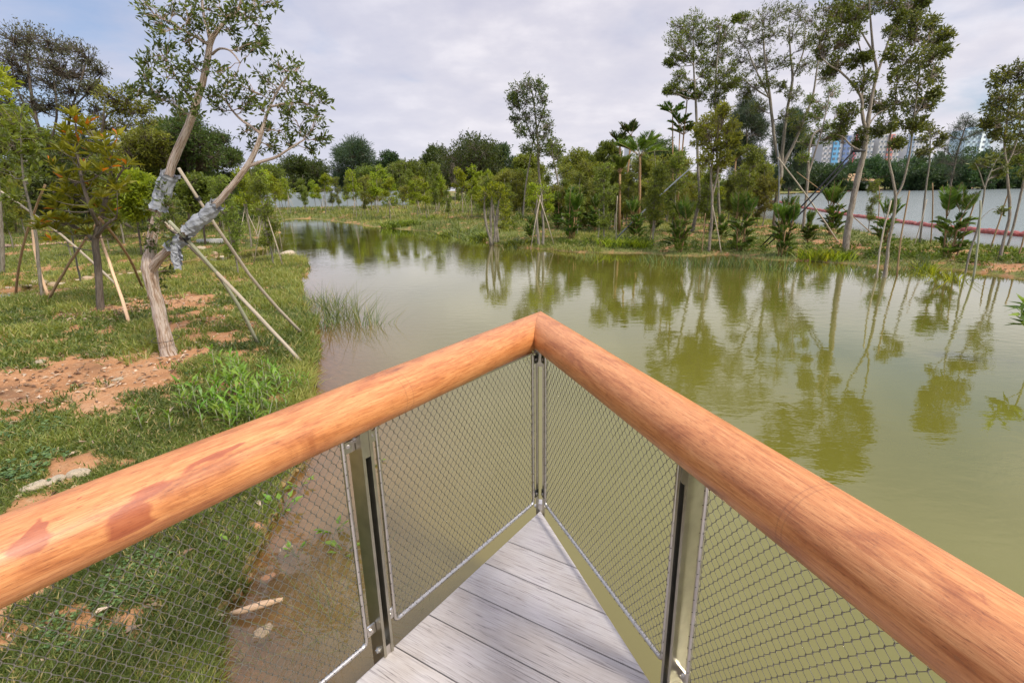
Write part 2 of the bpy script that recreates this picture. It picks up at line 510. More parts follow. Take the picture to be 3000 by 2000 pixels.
def deck_mat():
    m, t, out = new_mat('weathered_decking')
    b = N(t, 'ShaderNodeBsdfPrincipled', i={'Roughness': .75})
    st = attr(t, 'st', 'Vector')
    mp = N(t, 'ShaderNodeMapping'); mp.inputs['Scale'].default_value = (3.2, 90, 1)
    t.links.new(st, mp.inputs[0])
    g = N(t, 'ShaderNodeTexNoise', i={'Scale': 1.6, 'Detail': 8.0, 'Roughness': .62, 'Distortion': 1.2})
    t.links.new(mp.outputs[0], g.inputs['Vector'])
    big = N(t, 'ShaderNodeTexNoise', i={'Scale': 5.0, 'Detail': 5.0})
    t.links.new(st, big.inputs['Vector'])
    tone = attr(t, 'tone')
    base = ramp(t, g.outputs[0], [(.32, (.14, .125, .125)), (.43, (.36, .34, .322)), (.6, (.42, .398, .378)), (.8, (.49, .468, .445))])
    tint = ramp(t, big.outputs[0], [(.3, (.88, .84, .78)), (.55, (1, 1, 1)), (.8, (1.04, 1.02, 1.06))])
    c = mixc(t, .9, base, tint, 'MULTIPLY')
    tn = ramp(t, tone, [(0, (.86, .83, .82)), (1, (1.1, 1.08, 1.08))])
    t.links.new(mixc(t, 1.0, c, tn, 'MULTIPLY'), b.inputs['Base Color'])
    bp = N(t, 'ShaderNodeBump', i={'Strength': .55, 'Distance': .004})
    t.links.new(g.outputs[0], bp.inputs['Height']); t.links.new(bp.outputs[0], b.inputs['Normal'])
    t.links.new(b.outputs[0], out.inputs[0])
    return m


def ground_mat():
    m, t, out = new_mat('earth_and_turf')
    b = N(t, 'ShaderNodeBsdfPrincipled', i={'Roughness': .95})
    b.inputs['Specular IOR Level'].default_value = .2
    tcn = N(t, 'ShaderNodeTexCoord'); P = tcn.outputs['Object']

    def ns(s, d=6.0, r=.6):
        n = N(t, 'ShaderNodeTexNoise', i={'Scale': s, 'Detail': d, 'Roughness': r}); t.links.new(P, n.inputs['Vector']); return n.outputs[0]
    a, bb, f = ns(1.3), ns(9.0, 8.0, .7), ns(45.0, 4.0, .7)
    soil = ramp(t, a, [(.3, (.19, .10, .05)), (.5, (.36, .175, .075)), (.7, (.42, .235, .12))])
    soil = mixc(t, ramp(t, bb, [(.54, 0.0), (.68, .6)]), soil, (.46, .32, .19))
    soil = mixc(t, ramp(t, f, [(.33, .75), (.45, 0.0)]), soil, (.12, .07, .04))
    turf = ramp(t, bb, [(.28, (.06, .065, .02)), (.45, (.12, .135, .03)), (.62, (.17, .18, .045)), (.8, (.25, .22, .08))])
    turf = mixc(t, ramp(t, f, [(.4, .7), (.55, 0.0)]), turf, (.05, .055, .018))
    g = math_n(t, 'ADD', attr(t, 'tone'), math_n(t, 'MULTIPLY', math_n(t, 'SUBTRACT', bb, .5), .9))
    col = mixc(t, ramp(t, g, [(.34, 0.0), (.66, 1.0)]), soil, turf)
    sv = N(t, 'ShaderNodeSeparateXYZ'); t.links.new(attr(t, 'st', 'Vector'), sv.inputs[0])
    mud = ramp(t, bb, [(.3, (.15, .09, .045)), (.55, (.30, .17, .08)), (.75, (.40, .25, .14))])
    col = mixc(t, sv.outputs[0], col, mud)
    t.links.new(col, b.inputs['Base Color'])
    bp = N(t, 'ShaderNodeBump', i={'Strength': .8, 'Distance': .03})
    t.links.new(math_n(t, 'ADD', bb, math_n(t, 'MULTIPLY', f, .4)), bp.inputs['Height']); t.links.new(bp.outputs[0], b.inputs['Normal'])
    t.links.new(b.outputs[0], out.inputs[0])
    return m


def water_mat():
    m, t, out = new_mat('murky_water')
    st = attr(t, 'st', 'Vector')            # x: see-through shallows, y: brown silt, z: open lake
    sx = N(t, 'ShaderNodeSeparateXYZ'); t.links.new(st, sx.inputs[0])
    tcn = N(t, 'ShaderNodeTexCoord'); P = tcn.outputs['Object']
    big = N(t, 'ShaderNodeTexNoise', i={'Scale': .35, 'Detail': 4.0}); t.links.new(P, big.inputs['Vector'])
    olive = ramp(t, big.outputs[0], [(.3, (.102, .097, .013)), (.7, (.122, .116, .020))])
    col = mixc(t, sx.outputs[1], olive, (.27, .175, .08))
    col = mixc(t, sx.outputs[2], col, (.17, .195, .19))
    body = N(t, 'ShaderNodeBsdfDiffuse'); t.links.new(col, body.inputs[0])
    tr = N(t, 'ShaderNodeBsdfTransparent', i={0: (.86, .76, .56, 1)})
    mx = N(t, 'ShaderNodeMixShader'); t.links.new(sx.outputs[0], mx.inputs[0])
    t.links.new(body.outputs[0], mx.inputs[1]); t.links.new(tr.outputs[0], mx.inputs[2])
    mp = N(t, 'ShaderNodeMapping'); mp.inputs['Scale'].default_value = (1.0, 1.9, 1.0); mp.inputs['Rotation'].default_value = (0, 0, R(12))
    t.links.new(P, mp.inputs[0])
    w1 = N(t, 'ShaderNodeTexNoise', i={'Scale': 3.3, 'Detail': 3.0, 'Roughness': .5, 'Distortion': .3}); t.links.new(mp.outputs[0], w1.inputs['Vector'])
    w2 = N(t, 'ShaderNodeTexNoise', i={'Scale': 11.0, 'Detail': 2.0, 'Roughness': .5}); t.links.new(mp.outputs[0], w2.inputs['Vector'])
    calm = N(t, 'ShaderNodeTexNoise', i={'Scale': .22, 'Detail': 3.0, 'Roughness': .5}); t.links.new(P, calm.inputs['Vector'])
    cm = ramp(t, calm.outputs[0], [(.38, .25), (.62, 1.0)])
    h = math_n(t, 'ADD', w1.outputs[0], math_n(t, 'MULTIPLY', w2.outputs[0], .16))
    h = math_n(t, 'MULTIPLY', h, math_n(t, 'ADD', cm, math_n(t, 'MULTIPLY', sx.outputs[2], 3.2)))
    bp = N(t, 'ShaderNodeBump', i={'Strength': 1.0, 'Distance': .0042}); t.links.new(h, bp.inputs['Height'])
    gl = N(t, 'ShaderNodeBsdfGlossy', i={'Roughness': .012, 0: (1, .99, .90, 1)}); t.links.new(bp.outputs[0], gl.inputs['Normal'])
    t.links.new(math_n(t, 'ADD', math_n(t, 'MULTIPLY', sx.outputs[2], .13), .012), gl.inputs['Roughness'])
    fr = N(t, 'ShaderNodeFresnel', i={'IOR': 1.42}); t.links.new(bp.outputs[0], fr.inputs['Normal'])
    fx = N(t, 'ShaderNodeMixShader'); t.links.new(math_n(t, 'MULTIPLY', fr.outputs[0], math_n(t, 'SUBTRACT', 1.5, math_n(t, 'MULTIPLY', sx.outputs[2], .95)), clamp=True), fx.inputs[0])
    t.links.new(mx.outputs[0], fx.inputs[1]); t.links.new(gl.outputs[0], fx.inputs[2])
    t.links.new(fx.outputs[0], out.inputs[0])
    return m


M['wood'] = wood_mat(); M['deck'] = deck_mat(); M['ground'] = ground_mat(); M['water'] = water_mat()

# ------------------------------------------------------------------ terrain and water
def W(lst): return [at(x, y, 0.0)[:2] for x, y in lst]


L1 = W([(300, 2300), (430, 1800), (480, 1568), (500, 1450), (545, 1330), (600, 1230), (650, 1150), (690, 1070), (712, 960), (722, 850),
        (735, 790), (722, 740), (692, 705), (684, 650), (705, 614), (690, 594), (640, 589), (578, 601), (490, 610), (385, 628), (245, 649), (0, 694)])
L1 += [np.array(p) for p in [(-60., 22.), (-60., -20.), (-3., -20.)]]
L2 = W([(0, 672), (100, 655), (238, 631), (315, 621), (385, 610), (472, 591), (525, 582), (623, 568), (632, 551), (636, 530), (640, 512), (660, 504),
        (720, 502), (784, 510), (835, 517), (881, 524), (930, 527), (984, 531), (1040, 540), (1111, 548), (1117, 560), (1200, 570), (1267, 572), (1317, 580),
        (1450, 581), (1568, 589), (1673, 586), (1776, 597), (1856, 600), (1948, 607), (2040, 618), (2186, 618), (2352, 640)])
L2 += [np.array(p) for p in [(22., 11.), (40., 9.), (42., 13.)]]
L2 += W([(2420, 582), (2352, 574), (2296, 570), (2186, 561), (2076, 552), (2003, 537), (1893, 524), (1783, 512), (1732, 501), (1718, 470), (1700, 450), (1735, 446), (1948, 438), (2033, 436.5), (2352, 431)])
L2 += [np.array(p) for p in [(520., 200.), (3000., 100.), (3000., 3500.), (-3000., 3500.), (-3000., 30.), (-60., 30.)]]
LAKE = W([(1700, 450), (1718, 470), (1732, 501), (1783, 512), (1893, 524), (2003, 537), (2076, 552), (2186, 561), (2296, 570), (2352, 574)]) + [np.array((60., 15.)), np.array((700., 10.)), np.array((700., 230.))] + W([(2352, 431), (2033, 436.5)])


def sdf(x, y, poly):
    x = np.asarray(x, float).ravel(); y = np.asarray(y, float).ravel()
    d = np.full(len(x), 1e18); inside = np.zeros(len(x), bool)
    n = len(poly)
    for i in range(n):
        ax, ay = poly[i]; bx, by = poly[(i + 1) % n]
        ex, ey = bx - ax, by - ay
        t = np.clip(((x - ax) * ex + (y - ay) * ey) / (ex * ex + ey * ey + 1e-12), 0, 1)
        d = np.minimum(d, (x - ax - t * ex) ** 2 + (y - ay - t * ey) ** 2)
        c = ((ay > y) != (by > y))
        with np.errstate(divide='ignore', invalid='ignore'):
            xi = ax + (y - ay) / (by - ay if by != ay else 1e-9) * ex
        inside ^= c & (x < xi)
    d = np.sqrt(d)
    return np.where(inside, d, -d)


def land(x, y):
    r = np.hypot(x, y)
    wob = (fbm(x, y, 1.6, 3, 3) - .5) * np.clip(r * .03, .16, 1.2) + (vnoise(x, y, 5.5, 8) - .5) * .10 + (vnoise(x, y, 14, 12) - .5) * .05
    return np.maximum(sdf(x, y, L1), sdf(x, y, L2)) + wob


def gz(x, y, d=None):
    x = np.atleast_1d(np.asarray(x, float)).ravel(); y = np.atleast_1d(np.asarray(y, float)).ravel()
    if d is None: d = land(x, y)
    r = np.hypot(x, y)
    k = np.clip(r / 12, .55, 2.5)
    up = .04 + .24 * (1 - np.exp(-d / (1.3 * k))) + (fbm(x, y, .5, 5, 4) - .5) * .14 * np.clip(d, 0, 1)
    up += np.clip(d - 8, 0, 60) * .012
    dn = .04 - 1.0 * (1 - np.exp(d / 2.2)) - .06
    z = np.where(d > 0, up, np.minimum(dn, .04 + d * .35))
    z += (fbm(x, y, 6, 9, 2) - .5) * .03 * (r < 20)
    return z


def gp(x, y):
    """ground point under a layout position"""
    z = .2
    for _ in range(6):
        p = at(x, y, z); z = float(gz(p[0], p[1])[0])
        z = max(z, -0.02)
    return np.array([p[0], p[1], z])


SOIL = [(395, 828, 1.1, .9), (150, 885, 1.3, .85), (10, 920, 1.3, .95), (290, 855, 1.1, .9), (480, 790, .9, .8), (330, 890, .7, .7), (240, 720, .9, .8), (90, 670, 1.1, .9), (150, 640, 1.0, .6), (200, 760, .6, .7), (430, 700, .8, .5),
        (200, 1080, .35, .6), (110, 1110, .35, .6), (440, 760, 1.0, .6), (520, 640, 1.0, .6), (430, 520, 4, 1.), (400, 690, 1.0, .6), (600, 640, .5, .4), (10, 640, 1., .9),
        (1720, 520, 2.2, 1.0), (1620, 500, 3.0, 1.0), (1790, 540, 1.6, .9), (1560, 540, 1.2, .5), (1920, 560, 1.6, 1.0), (1990, 570, 1.2, .8), (2080, 575, 1.1, .7), (2180, 595, 1.1, .7), (2290, 605, .9, .6), (1410, 505, 1.5, .7), (1690, 575, .8, .8), (1590, 585, .6, .8), (1360, 520, 1., .6), (1235, 572, .5, .6), (1870, 575, 1., .8), (1640, 520, 2.5, .9)]
SOILW = [(at(x, y, .2)[:2], r, a) for x, y, r, a in SOIL]


def grassness(x, y):
    g = .80 + (fbm(x, y, .9, 11, 4) - .5) * 1.1
    for c, r, a in SOILW:
        q = ((x - c[0]) ** 2 + (y - c[1]) ** 2) / (r * r * .5)
        g = g - a * .62 * np.exp(-q * 1.1)
    return np.clip(g + (fbm(x, y, 3.2, 21, 3) - .5) * 1.7 + (fbm(x, y, 9, 23, 2) - .5) * .9, 0, 1)


rad = [.7]
while rad[-1] < 70: rad.append(rad[-1] * 1.0165)
while rad[-1] < 3200: rad.append(rad[-1] * 1.05)
rad = np.array(rad)
ang = np.concatenate([np.arange(-62, 62, .33), np.arange(62, 298, 4.0)])     # degrees from +Y, clockwise
A_, R_ = np.meshgrid(np.radians(ang), rad)
GX, GY = (R_ * np.sin(A_)).ravel(), (R_ * np.cos(A_)).ravel()
dl = land(GX, GY)
GZ = gz(GX, GY, dl)
na, nr = len(ang), len(rad)
idx = np.arange(na * nr).reshape(nr, na)
nx = np.roll(idx, -1, axis=1)
quads = np.stack([idx[:-1], nx[:-1], nx[1:], idx[1:]], -1).reshape(-1, 4)
g = MB()
gr = grassness(GX, GY)
wet = np.clip(1 - (dl + .05) / .15, 0, 1)
g.add(np.stack([GX, GY, GZ], 1), quads, tone=gr, st=np.stack([wet, 0 * wet, 0 * wet + 1e-4], 1))
c0 = MB()
ring = np.stack([GX, GY, GZ], 1)[idx[0]]
g.add(np.vstack([ring, [[0, 0, ring[:, 2].mean()]]]), T=[(len(ring), i, (i + 1) % len(ring)) for i in range(len(ring))], tone=.6)
ground = g.build('ground', M['ground'])
tag(ground, 'grassy banks of green turf and orange soil around the pond', None, None, 'structure')

sel = np.arange(0, nr, 2)
if sel[-1] != nr - 1: sel = np.append(sel, nr - 1)
idw = idx[sel]
d1 = sdf(GX, GY, L1); dlk = sdf(GX, GY, LAKE)
inv = np.full(na * nr, -1); flat = idw.ravel(); inv[flat] = np.arange(len(flat))
q2 = np.stack([idw[:-1], np.roll(idw, -1, 1)[:-1], np.roll(idw, -1, 1)[1:], idw[1:]], -1).reshape(-1, 4)
wmesh = MB()
xs, ys = GX[flat], GY[flat]
df = dl[flat]
sh = np.exp(np.clip(df, -50, 0) / 1.0) * .97
silt = np.clip(np.exp(np.clip(d1[flat], -50, 0) / 1.1) * 1.1, 0, 1)
lk = 1 / (1 + np.exp(-dlk[flat] / .8))
wmesh.add(np.stack([xs, ys, 0 * xs], 1), inv[q2], st=np.stack([sh, silt, lk], 1))
water = wmesh.build('pond_water', M['water'])
tag(water, 'murky olive green pond water opening to the pale lake', None, None, 'structure')

# ------------------------------------------------------------------ viewing deck and railing
ZD = .65
TIP = at(1583 / K, 1495 / K, ZD); EL = at(1037 / K, 2000 / K, ZD); ER = at(1907 / K, 2000 / K, ZD)
eL = (EL - TIP)[:2]; eL /= np.linalg.norm(eL); eR = (ER - TIP)[:2]; eR /= np.linalg.norm(eR)
T2 = TIP[:2]


def clip_poly(P, a, b, c):
    """keep a*x+b*y<=c"""
    out = []
    for i in range(len(P)):
        p, q = P[i], P[(i + 1) % len(P)]
        fp, fq = a * p[0] + b * p[1] - c, a * q[0] + b * q[1] - c
        if fp <= 0: out.append(p)
        if fp * fq < 0:
            t = fp / (fp - fq); out.append((p[0] + t * (q[0] - p[0]), p[1] + t * (q[1] - p[1])))
    return out


def prism(mb, P, z0, z1, tone=.5, st_dir=None, off=0.0, bev=.003):
    n = len(P)
    c = np.mean(P, axis=0)
    P = np.array(P)
    Pin = P + (c - P) / (np.linalg.norm(c - P, axis=1)[:, None] + 1e-9) * bev * 1.5
    V = [(*p, z0) for p in P] + [(*p, z1 - bev) for p in P] + [(*p, z1) for p in Pin] + [(c[0], c[1], z1), (c[0], c[1], z0)]
    Q = [(i, (i + 1) % n, n + (i + 1) % n, n + i) for i in range(n)] + [(n + i, n + (i + 1) % n, 2 * n + (i + 1) % n, 2 * n + i) for i in range(n)]
    T = [(3 * n, 2 * n + i, 2 * n + (i + 1) % n) for i in range(n)] + [(3 * n + 1, (i + 1) % n, i) for i in range(n)]
    V = np.array(V)
    d = np.array(st_dir) if st_dir is not None else np.array([1., 0])
    nn = np.array([-d[1], d[0]])
    st = np.stack([V[:, :2] @ d + off * 3.7, V[:, :2] @ nn + off * .31, V[:, 2]], 1)
    mb.add(V, Q, T, tone, st)


deck = thing('viewing_deck', (T2[0], T2[1] - 1.5, ZD), 'pointed viewing deck of weathered grey timber boards over the pond', 'deck')
pd = np.array([math.cos(R(-31.6)), math.sin(R(-31.6))]); pn = np.array([math.sin(R(31.6)), math.cos(R(31.6))])
seam0 = np.array([-.0658, 2.2732]) @ pn
far = [tuple(T2), tuple(T2 + eL * 6.0), tuple(T2 + eR * 6.0)]
pl = MB(); k = 0
lo = seam0 + .193
while lo > -3.2:
    a0, a1 = lo - .193 + .0025, lo - .0025
    P = clip_poly(clip_poly(far, pn[0], pn[1], a1 if k else 99), -pn[0], -pn[1], -a0)
    if len(P) >= 3:
        prism(pl, P, ZD - .028, ZD, tone=rng.random(), st_dir=pd, off=k)
    lo -= .193; k += 1
pl.build('planking', M['deck'], deck, smooth=False, loc=deck.location)
fb = MB()
for e, sgn in ((eL, 1), (eR, -1)):
    nn = np.array([-e[1], e[0]]) * sgn      # towards inside
    c = T2 + e * 3.0 + nn * .06
    fb.box((*c, ZD - .028 - .002 - .09), (*(e * 2.85), 0), (*(nn * .025), 0), (0, 0, .09))
fb.build('edge_beam', M['pole_brown'], deck, smooth=False, loc=deck.location)
for tt in (.9, 3.2):
    for e in (eL, eR):
        nn = -T2 * 0
        s_ = MB(); c = T2 + e * tt; ins = np.array([0, -1.]) * .28
        s_.tube([(*(c + ins), -1.2), (*(c + ins), ZD - .032)], .07, 10)
        s_.build('pile', M['pole_brown'], deck, loc=deck.location)

aL_, aR_ = R(37.0), R(20.3)
dL = -np.array([math.sin(aL_), math.cos(aL_)]); nL = -np.array([-dL[1], dL[0]])      # n points outwards
dR = np.array([math.sin(aR_), -math.cos(aR_)]); nR = np.array([-dR[1], dR[0]])
CP = T2 + np.array([0.0, 0.0])
rail = thing('railing', (CP[0], CP[1], ZD), 'stainless steel mesh railing with thick round orange timber handrail around the deck tip', 'railing')


def v3(p2, z): return np.array([p2[0], p2[1], z])


# handrails: lofted oval section, mitred at the corner (section axes fitted to the silhouettes)
HZ, RW, RH = ZD + 1.030, .100, .086
RA = dict(L=(R(34.7), .075, 1), R=(R(17.5), .037, -1))
nth_ = 40


def rail_lines(key):
    a, o, s = RA[key]
    if key == 'L':
        d = -np.array([math.sin(a), math.cos(a)]); n = np.array([d[1], -d[0]])
    else:
        d = np.array([math.sin(a), -math.cos(a)]); n = np.array([-d[1], d[0]])
    return d, n, o


def isect(p, d, q, e):
    A = np.array([[d[0], -e[0]], [d[1], -e[1]]]); t = np.linalg.solve(A, q - p); return t[0], t[1]


dl_, nl_, ol_ = rail_lines('L'); dr_, nr_, or_ = rail_lines('R')
if nl_ @ np.array([-1, .5]) < 0: nl_ = -nl_
if nr_ @ np.array([1, .5]) < 0: nr_ = -nr_
STAINS = {'L': [((60, 1232), .075, .026), ((88, 1208), .03, .036), ((285, 1146), .09, .022), ((340, 1114), .09, .018), ((430, 1072), .08, .012), ((490, 1046), .11, .018), ((540, 1024), .06, .013), ((190, 1155), .018, .012)],
          'R': [((1707, 1030), .030, .024), ((1760, 1062), .06, .018), ((1320, 860), .055, .018), ((2250, 1390), .05, .03), ((1900, 1230), .006, .06), ((1248, 745), .012, .1)]}
for key, d, n, o in (('L', dl_, nl_, ol_), ('R', dr_, nr_, or_)):
    od, on, oo = (dr_, nr_, or_) if key == 'L' else (dl_, nl_, ol_)
    th = np.linspace(0, 2 * math.pi, nth_, endpoint=False)
    Ls = np.concatenate([[0], np.linspace(.02, 3.4, 170)])
    st_w = []
    for (sx_, sy_), ra_, rc_ in STAINS[key]:
        q = at(sx_, sy_, HZ + RH * .8)[:2] - CP
        st_w.append((q @ d, q @ n - o, ra_ * .75, rc_ * .60))
    V = np.zeros((len(Ls), nth_, 3)); ST = np.zeros_like(V); TN = np.zeros((len(Ls), nth_))
    for j, t_ in enumerate(th):
        off = o + RW * math.cos(t_)
        p0 = CP + n * off; q0 = CP + on * (oo + RW * math.cos(t_))
        ts, _ = isect(p0, d, q0, od)
        ts = max(ts, -.6)
        for i, L_ in enumerate(Ls):
            tt = ts + .0013 + (3.4 - ts) * (L_ / 3.4)
            wob = 1 + .012 * math.sin(tt * 3.1 + (0 if key == 'L' else 2)) + .008 * math.sin(tt * 7.3)
            V[i, j] = (*(p0 + d * tt), HZ + RH * wob * math.sin(t_))
            ST[i, j] = (tt + (7 if key == 'R' else 0), t_ * .09 if t_ < math.pi * 1.5 else (t_ - 2 * math.pi) * .09, 0)
            s = 0
            if math.sin(t_) > -.3:
                for (ua, ub, ra_, rc_) in st_w:
                    r2 = ((tt - ua) / ra_) ** 2 + ((RW * math.cos(t_) - ub) / rc_) ** 2
                    s = max(s, math.exp(-r2 * .8))
            TN[i, j] = s * (.74 if key == 'L' else .56)
    ids = np.arange(len(Ls) * nth_).reshape(len(Ls), nth_)
    nx_ = np.roll(ids, -1, 1)
    Q = np.stack([ids[:-1], nx_[:-1], nx_[1:], ids[1:]], -1).reshape(-1, 4)
    h = MB(); h.add(V.reshape(-1, 3), Q, tone=TN.ravel(), st=ST.reshape(-1, 3))
    for i_ in (0, len(Ls) - 1):
        ringv = V[i_]; h.add(np.vstack([ringv, ringv.mean(0)[None]]), T=[(nth_, a, (a + 1) % nth_) for a in range(nth_)], tone=0, st=np.vstack([ST[i_], ST[i_][:1]]))
    o_ = h.build('handrail', M['wood'], rail, loc=rail.location)
    o_['label'] = 'pinkish orange left handrail with dark damp stains' if key == 'L' else 'brown right handrail with a dark knot and a joint line'


def bolt(parent, p, ax, r=.009, l=.012, mat='steel_bright'):
    b = MB(); ax = np.asarray(ax, float)
    b.tube([p - ax * .002, p + ax * .004], r * 1.5, 12)
    b.tube([p + ax * .0041, p + ax * l], r, 6)
    return b.build('bolt', M[mat], parent, smooth=False, loc=rail.location)


def make_post(p2, d, n, ztop, corner=False):
    d3, n3 = v3(d, 0), v3(n, 0)
    pb = MB(); gap, th, dep = .0175, .006, .038 if not corner else .026
    for s in (-1, 1):
        pb.box(v3(p2, 0) + d3 * s * gap + np.array([0, 0, (ZD - .22 + ztop) / 2]), d3 * th, n3 * dep, (0, 0, (ztop - ZD + .22) / 2))
    post = pb.build('post', M['steel'], rail, smooth=False, loc=rail.location)
    fbk = MB()
    fbk.box(v3(p2, ztop - .055), d3 * (gap - th - .0005), n3 * (dep - .003), (0, 0, .053))
    fbk.build('spacer_block', M['steel'], post, smooth=False, loc=rail.location)
    fb2 = MB()
    fb2.box(v3(p2, ZD - .02), d3 * (gap - th - .0005), n3 * (dep - .003), (0, 0, .065))
    fb2.build('spacer_block', M['steel_bright'], post, smooth=False, loc=rail.location)
    if not corner:
        wb = MB(); wb.box(v3(p2, (ZD + ztop) / 2) + n3 * (dep - .006), d3 * (gap - th - .0005), n3 * .003, (0, 0, (ztop - ZD) / 2 - .09))
        wb.build('slot_lining', M['steel_dark'], post, smooth=False, loc=rail.location)
    sd_ = MB(); sd_.box(v3(p2, ztop + .006) + n3 * .0, d3 * .05, n3 * .035, (0, 0, .006)); sd_.build('saddle_plate', M['steel_dark'], post, smooth=False, loc=rail.location)
    for s in (-1, 1):
        for z, oo in ((ztop - .035, .005), (ZD + .015, 0)):
            bolt(post, v3(p2, z) + d3 * s * (gap + th) - n3 * oo, d3 * s)
    return post


ZT = ZD + .975
bis = -(dL + dR); bis /= np.linalg.norm(bis)
perp = np.array([-bis[1], bis[0]])
make_post(CP + bis * .02, perp, bis, ZT, True)
tL, tR = 1.13, 1.185
posts = [(CP + dL * tL, dL, nL), (CP + dR * tR, dR, nR), (CP + dL * 2.42, dL, nL), (CP + dR * 2.5, dR, nR)]
for p, d, n in posts: make_post(p, d, n, ZT)


def make_panel(o2, d, n, t0, t1, corner_black):
    z0, z1 = ZD + .085, ZT - .012
    r = .0085
    pts = []
    cr = .022
    def c2(t, z): return v3(o2 + d * t, z)
    seq = [(t0, z0, 1, 1), (t0, z1, 1, -1), (t1, z1, -1, -1), (t1, z0, -1, 1)]
    loop = []
    for (t, z, st_, sz) in seq:
        if seq.index((t, z, st_, sz)) % 2 == 0:
            arc = [(t + st_ * cr * (1 - math.sin(a)), z + sz * cr * (1 - math.cos(a))) for a in np.linspace(0, math.pi / 2, 5)]
        else:
            arc = [(t + st_ * cr * (1 - math.cos(a)), z + sz * cr * (1 - math.sin(a))) for a in np.linspace(0, math.pi / 2, 5)]
        loop += [c2(*a) for a in arc]
    loop.append(loop[0] + (loop[1] - loop[0]) * .01)
    fm = MB(); fm.tube(loop, r, 10, caps=False)
    fr = fm.build('mesh_frame', M['steel_bright'], rail, loc=rail.location)
    # woven net
    w, hh = .0315, .046
    net = MB(); n3 = v3(n, 0)
    nc = int((t1 - t0) / (w / 2)); sw = (t1 - t0) / nc; nrow = int(round((z1 - z0) / (hh / 2))); sh_ = (z1 - z0) / nrow
    for j in range(nc):
        P = []
        tc_ = t0 + (j + .5) * sw
        for i in range(nrow + 1):
            sg = 1 if (i + j) % 2 else -1
            off = sg * sw * .5
            z = z0 + i * sh_
            for dz in (-.14, .14):
                zz_ = min(max(z + dz * sh_, z0), z1)
                P.append(v3(o2 + d * (tc_ + off * .97), zz_) + n3 * .0012 * sg)
        net.tube(P, .00108, 4, caps=False, tone=rng.random())
    # knots at the crossings
    A, B = [], []
    for j in range(nc + 1):
        for i in range(nrow + 1):
            if (i + j) % 2 == 0 and 0 < j < nc:
                p = v3(o2 + d * (t0 + j * sw), z0 + i * sh_)
                A.append(p - np.array([0, 0, sh_ * .15])); B.append(p + np.array([0, 0, sh_ * .15]))
    net.sticks(A, B, .0025, .0025, tone=1.0)
    nt_ = net.build('wire_net', M['wire'], fr, loc=rail.location)
    # lacing round the frame
    lc = MB()
    def helix(a, b, pitch):
        L = np.linalg.norm(b - a); ax = (b - a) / L; u = n3; v = np.cross(ax, u)
        m = int(L / pitch * 8)
        tt = np.linspace(0, 1, m)
        ph = tt * L / pitch * 2 * math.pi
        # quick turn then a run along the tube
        ph2 = np.floor(ph / (2 * math.pi)) * 2 * math.pi + np.clip((ph % (2 * math.pi)) * 2.2, 0, 2 * math.pi)
        return a + ax * (tt * L)[:, None] + (r + .0016) * (np.cos(ph2)[:, None] * u + np.sin(ph2)[:, None] * v)
    for a, b, pt in ((c2(t0, z0 + .03), c2(t0, z1 - .03), .05), (c2(t1, z0 + .03), c2(t1, z1 - .03), .05), (c2(t0 + .03, z0), c2(t1 - .03, z0), .0365)):
        lc.tube(helix(a, b, pt), .0015, 4, caps=False)
    lc.build('lacing_wire', M['lacing'], fr, loc=rail.location)
    for t, s in ((t0, -1), (t1, 1)):
        for z in (z0 + .05, z1 - .045):
            bm_ = MB()
            black = (corner_black and t == t0)
            bm_.box(c2(t + s * .024, z), v3(d, 0) * .020, n3 * .004, (0, 0, .021))
            bk = bm_.build('bracket', M['steel_dark' if black else 'steel_bright'], fr, smooth=False, loc=rail.location)
            bolt(bk, c2(t + s * .022, z) - n3 * .0042, -n3, .006, .009)
    return fr


make_panel(CP, dL, nL, .068, tL - .070, True)
make_panel(CP, dR, nR, .068, tR - .066, True)
make_panel(CP, dL, nL, tL + .070, 2.36, False)
make_panel(CP, dR, nR, tR + .066, 2.44, False)

# ------------------------------------------------------------------ vegetation builders
def bez(a, b, c, n=7):
    t = np.linspace(0, 1, n)[:, None]
    return (1 - t) ** 2 * a + 2 * t * (1 - t) * b + t * t * c


def smooth_path(P, Rr, m=4):
    P = np.asarray(P, float); n = len(P)
    if n < 3: return P, np.asarray(Rr, float)
    out, ro = [], []
    for i in range(n - 1):
        p0, p1, p2, p3 = P[max(i - 1, 0)], P[i], P[i + 1], P[min(i + 2, n - 1)]
        for k in range(m):
            t = k / m
            out.append(.5 * ((2 * p1) + (-p0 + p2) * t + (2 * p0 - 5 * p1 + 4 * p2 - p3) * t * t + (-p0 + 3 * p1 - 3 * p2 + p3) * t ** 3))
            ro.append(Rr[i] * (1 - t) + Rr[i + 1] * t)
    out.append(P[-1]); ro.append(Rr[-1])
    return np.array(out), np.array(ro)


